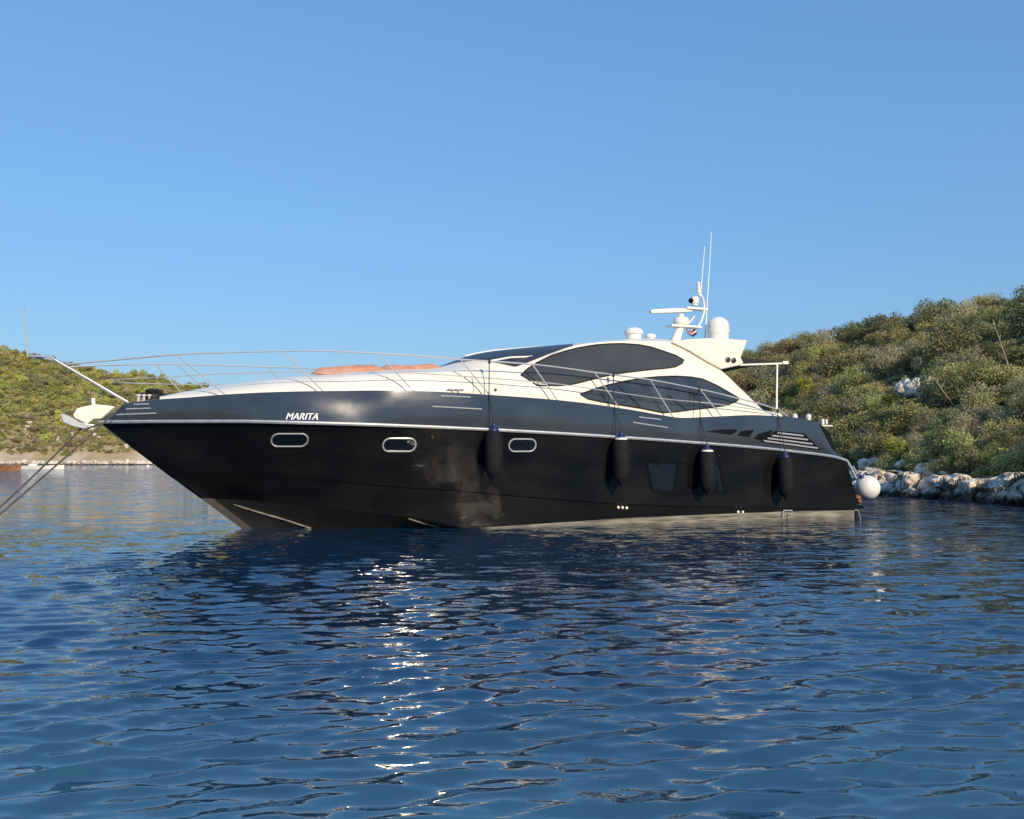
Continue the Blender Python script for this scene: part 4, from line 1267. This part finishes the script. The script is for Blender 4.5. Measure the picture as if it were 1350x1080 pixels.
# far left hillside: trees and shrubs, each one seen as a small rounded crown
fprot = []
for lm, sd in (('f_lime', 1), ('f_olive', 2), ('f_dark', 3), ('f_dry', 4)):
    col = {'f_lime': ((0.45, 0.44, 0.11), (0.56, 0.53, 0.16)), 'f_olive': ((0.40, 0.37, 0.13), (0.50, 0.46, 0.18)), 'f_dark': ((0.25, 0.255, 0.12), (0.36, 0.34, 0.17)), 'f_dry': ((0.42, 0.34, 0.20), (0.52, 0.43, 0.27))}[lm]  # pale leaf tones carry the distance haze in their colour
    LM[lm] = leaf_mat(lm.replace('f_', 'distant_') + '_leaves', *col)
    fprot.append([crown_mesh("distant_tree", LM[lm], 500 + sd * 10 + v, 5.0, 4.2, 520, 0.34, 11)[0] for v in range(3)])
FL = ["rounded yellow-green tree on the far left hillside", "rounded olive green tree on the far left hillside", "dark green tree on the far left hillside", "low dry brown bush near the far left shore"]
FN = ["yellow_green_tree", "olive_green_tree", "dark_green_tree", "dry_bush"]
g = random.Random(77); fp = []
n_ = 0; tries = 0
while n_ < 760 and tries < 26000:
    tries += 1
    a = g.uniform(-0.64, -0.31); v = g.uniform(0.06, 1.03)
    p = left.at(a, v)
    r_ = g.random(); hi_ = v + g.uniform(-0.15, 0.15)
    if hi_ < 0.28:
        if g.random() < 0.35: continue
        k = 3 if r_ < 0.62 else 1 if r_ < 0.85 else 2
        sc = g.uniform(0.35, 0.7)
    else:
        k = 0 if r_ < 0.42 else 1 if r_ < 0.72 else 2 if r_ < 0.9 else 3
        sc = g.uniform(0.45, 0.95)
    if any((p - q).length < 1.9 * (sc + s2) for q, s2 in fp): continue
    fp.append((p, sc))
    o = bpy.data.objects.new(FN[k], fprot[k][g.randrange(3)]); COL.objects.link(o)
    o.location = p - Vector((0, 0, 0.5)); o.scale = (sc, sc, sc * g.uniform(0.8, 1.15)); o.rotation_euler = (0, 0, g.uniform(0, 6.3))
    tag(o, FL[k], "tree" if k < 3 else "bush", ["yellow-green trees", "olive green trees", "dark green trees", "dry bushes"][k] + " on the far left hillside")
    n_ += 1
print("left trees", n_, tries)
gg = np.random.default_rng(9)
Vg, Fg = [], []
for k in range(2600):
    p = left.at(gg.uniform(-0.64, -0.31), 0.05 + gg.random())
    V_, F_, _c = crown_parts(3000 + k, gg.uniform(1.6, 3.2), gg.uniform(0.8, 1.8), 45, 0.30, 3)
    o_ = len(Vg); Vg += [(x + p.x, y + p.y, z + p.z - 0.2) for x, y, z in V_]; Fg += [tuple(i + o_ for i in f) for f in F_]
for k in range(2200):
    p = left.at(gg.uniform(-0.31, 0.2), 0.05 + gg.random())
    V_, F_, _c = crown_parts(7000 + k, gg.uniform(3.0, 5.5), gg.uniform(2.0, 4.0), 80, 0.45, 5)
    o_ = len(Vg); Vg += [(x + p.x, y + p.y, z + p.z - 0.3) for x, y, z in V_]; Fg += [tuple(i + o_ for i in f) for f in F_]
me = bpy.data.meshes.new("scrub"); me.from_pydata(Vg, [], Fg); me.materials.append(LM['f_olive'])
uo = bpy.data.objects.new("scrub", me); COL.objects.link(uo); tag(uo, kind="stuff")
g = random.Random(15)
for k in range(46):
    a = -0.63 + 0.30 * (k + g.random()) / 46
    p = left.at(a, 0.004)
    rock(Vector((p.x, p.y, 0.4)), (g.uniform(1.4, 2.8), g.uniform(1.0, 1.8), g.uniform(0.7, 1.5)), 600 + k, "pale rock on the far left shore below the dry slope", "pale rocks along the far left shore", "shore_rock")
for k in range(26):
    p = left.at(g.uniform(-0.62, -0.40), g.uniform(0.06, 0.3))
    rock(p, (g.uniform(0.8, 1.6), g.uniform(0.8, 1.5), g.uniform(0.6, 1.1)), 700 + k, "pale rock showing on the dry lower slope of the far left hill", "pale rocks on the far left slope", "slope_rock")

# far boats and the little mooring buoy
def boat(px, L, beam, H, name, label, hull_m, cat, wood=False):
    d = world_ray(px, 621 if wood else 618.5); p = Vector((0, 0, EYE)) + d * (-EYE / d.z)
    t = empty(name, (p.x, p.y, 0), R(6)); tag(t, label, cat)
    m = MB(); k = 14; rows = []
    for i in range(k + 1):
        u_ = i / k; x = -L / 2 + L * u_
        w = beam / 2 * (math.sin(math.pi * min(1, 0.12 + u_ * 0.9)) ** 0.6 if u_ < 0.98 else 0.05)
        sh = H * (1 + 0.35 * u_ ** 2)
        rows += [(x, -w, sh), (x, -w * 0.8, -0.1), (x, 0, -0.25), (x, w * 0.8, -0.1), (x, w, sh), (x, w * 0.85, sh), (x, w * 0.8, sh - 0.15), (x, -w * 0.8, sh - 0.15), (x, -w * 0.85, sh)]
    n_ = 9
    m.add(rows, [(i * n_ + j, i * n_ + (j + 1) % n_, (i + 1) * n_ + (j + 1) % n_, (i + 1) * n_ + j) for i in range(k) for j in range(n_)] + [tuple(range(n_)), tuple(k * n_ + j for j in range(n_))])
    m.build("hull", hull_m, t, smooth=40)
    return t
t = boat(-12, 8.5, 2.4, 0.75, "wooden_boat", "varnished orange-brown wooden boat lying off the far left shore", M['orange'], "boat", True)
MB().prism([(-2.2, 0.6), (0.4, 0.6), (0.1, 1.9), (-1.9, 1.9)], lambda x, z: (x, -0.8, z), lambda x, z: (x, 0.8, z)).build("cabin", M['black'], t, bevel=0.05)
MB().tube([(-4.1, -1.0, 0.62), (-1, -1.22, 0.72), (2, -1.05, 0.85), (4.1, -0.2, 1.0)], 0.07, 6).build("rail", M['boot'], t)
t = boat(50, 9.0, 2.5, 0.55, "white_boat", "low white open boat lying along the far left shore", M['white'], "boat")
MB().box((-0.8, 0, 0.7), (1.2, 1.0, 0.5)).build("console", M['white'], t, bevel=0.05)
d = world_ray(195, 616); p = Vector((0, 0, EYE)) + d * (-EYE / d.z)
o = MB().lathe((0, 0, 0), [(0.01, -0.3)] + [(0.36 * math.sin(math.pi * k / 12), 0.1 - 0.36 * math.cos(math.pi * k / 12)) for k in range(1, 12)] + [(0.05, 0.48), (0.05, 0.6)], 16).build("mooring_buoy", M['white'], None)
o.location = p; tag(o, "tiny white mooring buoy floating beyond the yacht's bow", "buoy")

# ------------------------------------------------------------------ the sea
def axis(a, b, f):
    out = [a]
    while out[-1] < b: out.append(out[-1] + f(out[-1]))
    return np.array(out)
ya = axis(1.5, 60, lambda y: max(0.022, 0.0031 * y * (1 + y / 22)))
yb = axis(ya[-1], 700, lambda y: 0.08 * y)
yc = -axis(-1.5, 700, lambda y: 0.15 * (abs(y) + 2))[::-1]
Y = np.concatenate([yc[:-1], ya, yb[1:]])
xh = axis(0, 14, lambda x: 0.036 if x < 4.5 else 0.036 + (x - 4.5) * 0.009)
xo = axis(xh[-1], 700, lambda x: 0.06 * x)
X1 = np.concatenate([xh, xo[1:]])
X = np.concatenate([-X1[::-1][:-1], X1])
GX, GY = np.meshgrid(X, Y)
H = np.zeros_like(GX); DX = np.zeros_like(GX); DY = np.zeros_like(GX)
dxg = np.gradient(X)[None, :] * np.ones_like(GX); dyg = np.gradient(Y)[:, None] * np.ones_like(GX)
w_rng = np.random.default_rng(12)
WIND = R(-78)
amp_mod = 0.95 + 0.35 * np.sin(GX * 0.31 + 0.6 * np.sin(GY * 0.17)) * np.sin(GY * 0.23 + 1.3) + 0.3 * np.sin(GX * 1.3 + 1.7 * np.sin(GY * 0.9 + 0.5)) * np.sin(GY * 1.7 + 1.1 * np.sin(GX * 0.8))
NWAVE = 120
for i in range(NWAVE):
    lam = 0.10 * (0.55 / 0.10) ** w_rng.random()
    th = WIND + w_rng.normal(0, 0.36)
    k = 2 * math.pi / lam
    slope = 0.025 * (lam / 0.4) ** (-0.30) if lam > 0.4 else (0.026 if lam > 0.24 else 0.030)
    A_ = slope / k
    ph = w_rng.uniform(0, 2 * math.pi)
    kx, ky = k * math.cos(th), k * math.sin(th)
    # leave out ripples that the grid is too coarse to carry
    cover = np.clip((lam / (np.abs(math.cos(th)) * dxg + np.abs(math.sin(th)) * dyg) - 3.0) / 2.5, 0, 1)
    ph_ = kx * GX + ky * GY + ph + 0.5 * np.sin(GX * 0.9 + i) + 0.5 * np.sin(GY * 0.7 + 2 * i)
    H += A_ * cover * np.sin(ph_)
    DX -= A_ * cover * math.cos(th) * np.cos(ph_) * -0.9
    DY -= A_ * cover * math.sin(th) * np.cos(ph_) * -0.9
H *= amp_mod
Vw = np.stack([GX + DX, GY + DY, H], -1).reshape(-1, 3)
ny, nx = GX.shape
idx = np.arange(ny * nx).reshape(ny, nx)
Fw = np.stack([idx[:-1, :-1], idx[:-1, 1:], idx[1:, 1:], idx[1:, :-1]], -1).reshape(-1, 4)
me = bpy.data.meshes.new("sea")
me.vertices.add(len(Vw)); me.vertices.foreach_set("co", Vw.astype(np.float32).ravel())
me.loops.add(Fw.size); me.loops.foreach_set("vertex_index", Fw.astype(np.int32).ravel())
me.polygons.add(len(Fw)); me.polygons.foreach_set("loop_start", np.arange(0, Fw.size, 4, dtype=np.int32))
me.update(calc_edges=True)
me.shade_smooth()
print("sea verts", len(Vw))
m = mat('sea_water', (0.004, 0.020, 0.045), 0.03, spec=0.5)
N, Lk, b = nodes(m)
b.inputs["IOR"].default_value = 2.1
geo = N.new("ShaderNodeNewGeometry")
# ripples finer than the mesh carries: they tilt the surface normal directly, so they do not fade with distance
sx = N.new("ShaderNodeSeparateXYZ"); Lk.new(geo.outputs["Position"], sx.inputs[0])
far = N.new("ShaderNodeMapRange"); far.inputs[1].default_value = 5; far.inputs[2].default_value = 40; far.inputs[3].default_value = 0.6; far.inputs[4].default_value = 1.0
Lk.new(sx.outputs["Y"], far.inputs[0])
n3 = N.new("ShaderNodeTexNoise"); n3.inputs["Scale"].default_value = 0.05; n3.inputs["Detail"].default_value = 3
Lk.new(geo.outputs["Position"], n3.inputs["Vector"])
gust = N.new("ShaderNodeMapRange"); gust.inputs[1].default_value = 0.38; gust.inputs[2].default_value = 0.62; gust.inputs[3].default_value = 0.6; gust.inputs[4].default_value = 1.25
Lk.new(n3.outputs[0], gust.inputs[0])
far2 = N.new("ShaderNodeMapRange"); far2.inputs[1].default_value = 30; far2.inputs[2].default_value = 130; far2.inputs[3].default_value = 1.0; far2.inputs[4].default_value = 3.6
Lk.new(sx.outputs["Y"], far2.inputs[0])
mu0 = N.new("ShaderNodeMath"); mu0.operation = 'MULTIPLY'; Lk.new(far.outputs[0], mu0.inputs[0]); Lk.new(far2.outputs[0], mu0.inputs[1])
mu = N.new("ShaderNodeMath"); mu.operation = 'MULTIPLY'; Lk.new(mu0.outputs[0], mu.inputs[0]); Lk.new(gust.outputs[0], mu.inputs[1])
acc = None
for sc_, amp_, rot_, det in ((2.6, 0.75, -10, 2), (6.0, 0.80, 9, 2), (14.0, 0.45, -20, 1), (36.0, 0.25, 6, 1)):
    mp = N.new("ShaderNodeMapping"); mp.inputs["Scale"].default_value = (0.42, 1.5, 1); mp.inputs["Rotation"].default_value = (0, 0, R(rot_))
    Lk.new(geo.outputs["Position"], mp.inputs[0])
    n1 = N.new("ShaderNodeTexNoise"); n1.inputs["Scale"].default_value = sc_; n1.inputs["Detail"].default_value = det
    Lk.new(mp.outputs[0], n1.inputs["Vector"])
    sb1 = N.new("ShaderNodeVectorMath"); sb1.operation = 'SUBTRACT'; sb1.inputs[1].default_value = (0.5, 0.5, 0.5); Lk.new(n1.outputs["Color"], sb1.inputs[0])
    ml1 = N.new("ShaderNodeVectorMath"); ml1.operation = 'MULTIPLY'; ml1.inputs[1].default_value = (0.55 * amp_, 1.0 * amp_, 0); Lk.new(sb1.outputs[0], ml1.inputs[0])
    if acc is None: acc = ml1
    else:
        ad1 = N.new("ShaderNodeVectorMath"); ad1.operation = 'ADD'; Lk.new(acc.outputs[0], ad1.inputs[0]); Lk.new(ml1.outputs[0], ad1.inputs[1]); acc = ad1
scl = N.new("ShaderNodeVectorMath"); scl.operation = 'SCALE'; Lk.new(acc.outputs[0], scl.inputs[0]); Lk.new(mu.outputs[0], scl.inputs["Scale"])
ad2 = N.new("ShaderNodeVectorMath"); ad2.operation = 'ADD'; Lk.new(geo.outputs["Normal"], ad2.inputs[0]); Lk.new(scl.outputs[0], ad2.inputs[1])
nrm_ = N.new("ShaderNodeVectorMath"); nrm_.operation = 'NORMALIZE'; Lk.new(ad2.outputs[0], nrm_.inputs[0])
Lk.new(nrm_.outputs[0], b.inputs["Normal"])
# water body coloured lighter and greener, in patches, close to the camera
sh = N.new("ShaderNodeMapRange"); sh.interpolation_type = 'SMOOTHSTEP'
sh.inputs[1].default_value = 3.4; sh.inputs[2].default_value = 7.5; sh.inputs[3].default_value = 1; sh.inputs[4].default_value = 0
Lk.new(sx.outputs["Y"], sh.inputs[0])
n4 = N.new("ShaderNodeTexNoise"); n4.inputs["Scale"].default_value = 0.45; n4.inputs["Detail"].default_value = 3; Lk.new(geo.outputs["Position"], n4.inputs["Vector"])
m4 = N.new("ShaderNodeMapRange"); m4.inputs[1].default_value = 0.3; m4.inputs[2].default_value = 0.7; m4.inputs[3].default_value = 0.45; m4.inputs[4].default_value = 1.2; Lk.new(n4.outputs[0], m4.inputs[0])
m5 = N.new("ShaderNodeMath"); m5.operation = 'MULTIPLY'; m5.use_clamp = True; Lk.new(sh.outputs[0], m5.inputs[0]); Lk.new(m4.outputs[0], m5.inputs[1])
mxw = N.new("ShaderNodeMix"); mxw.data_type = 'RGBA'; mxw.inputs["A"].default_value = (0.004, 0.029, 0.068, 1); mxw.inputs["B"].default_value = (0.026, 0.085, 0.125, 1)
Lk.new(m5.outputs[0], mxw.inputs["Factor"]); Lk.new(mxw.outputs["Result"], b.inputs["Base Color"])
me.materials.append(m)
sea = bpy.data.objects.new("sea", me); COL.objects.link(sea); tag(sea, kind="structure")
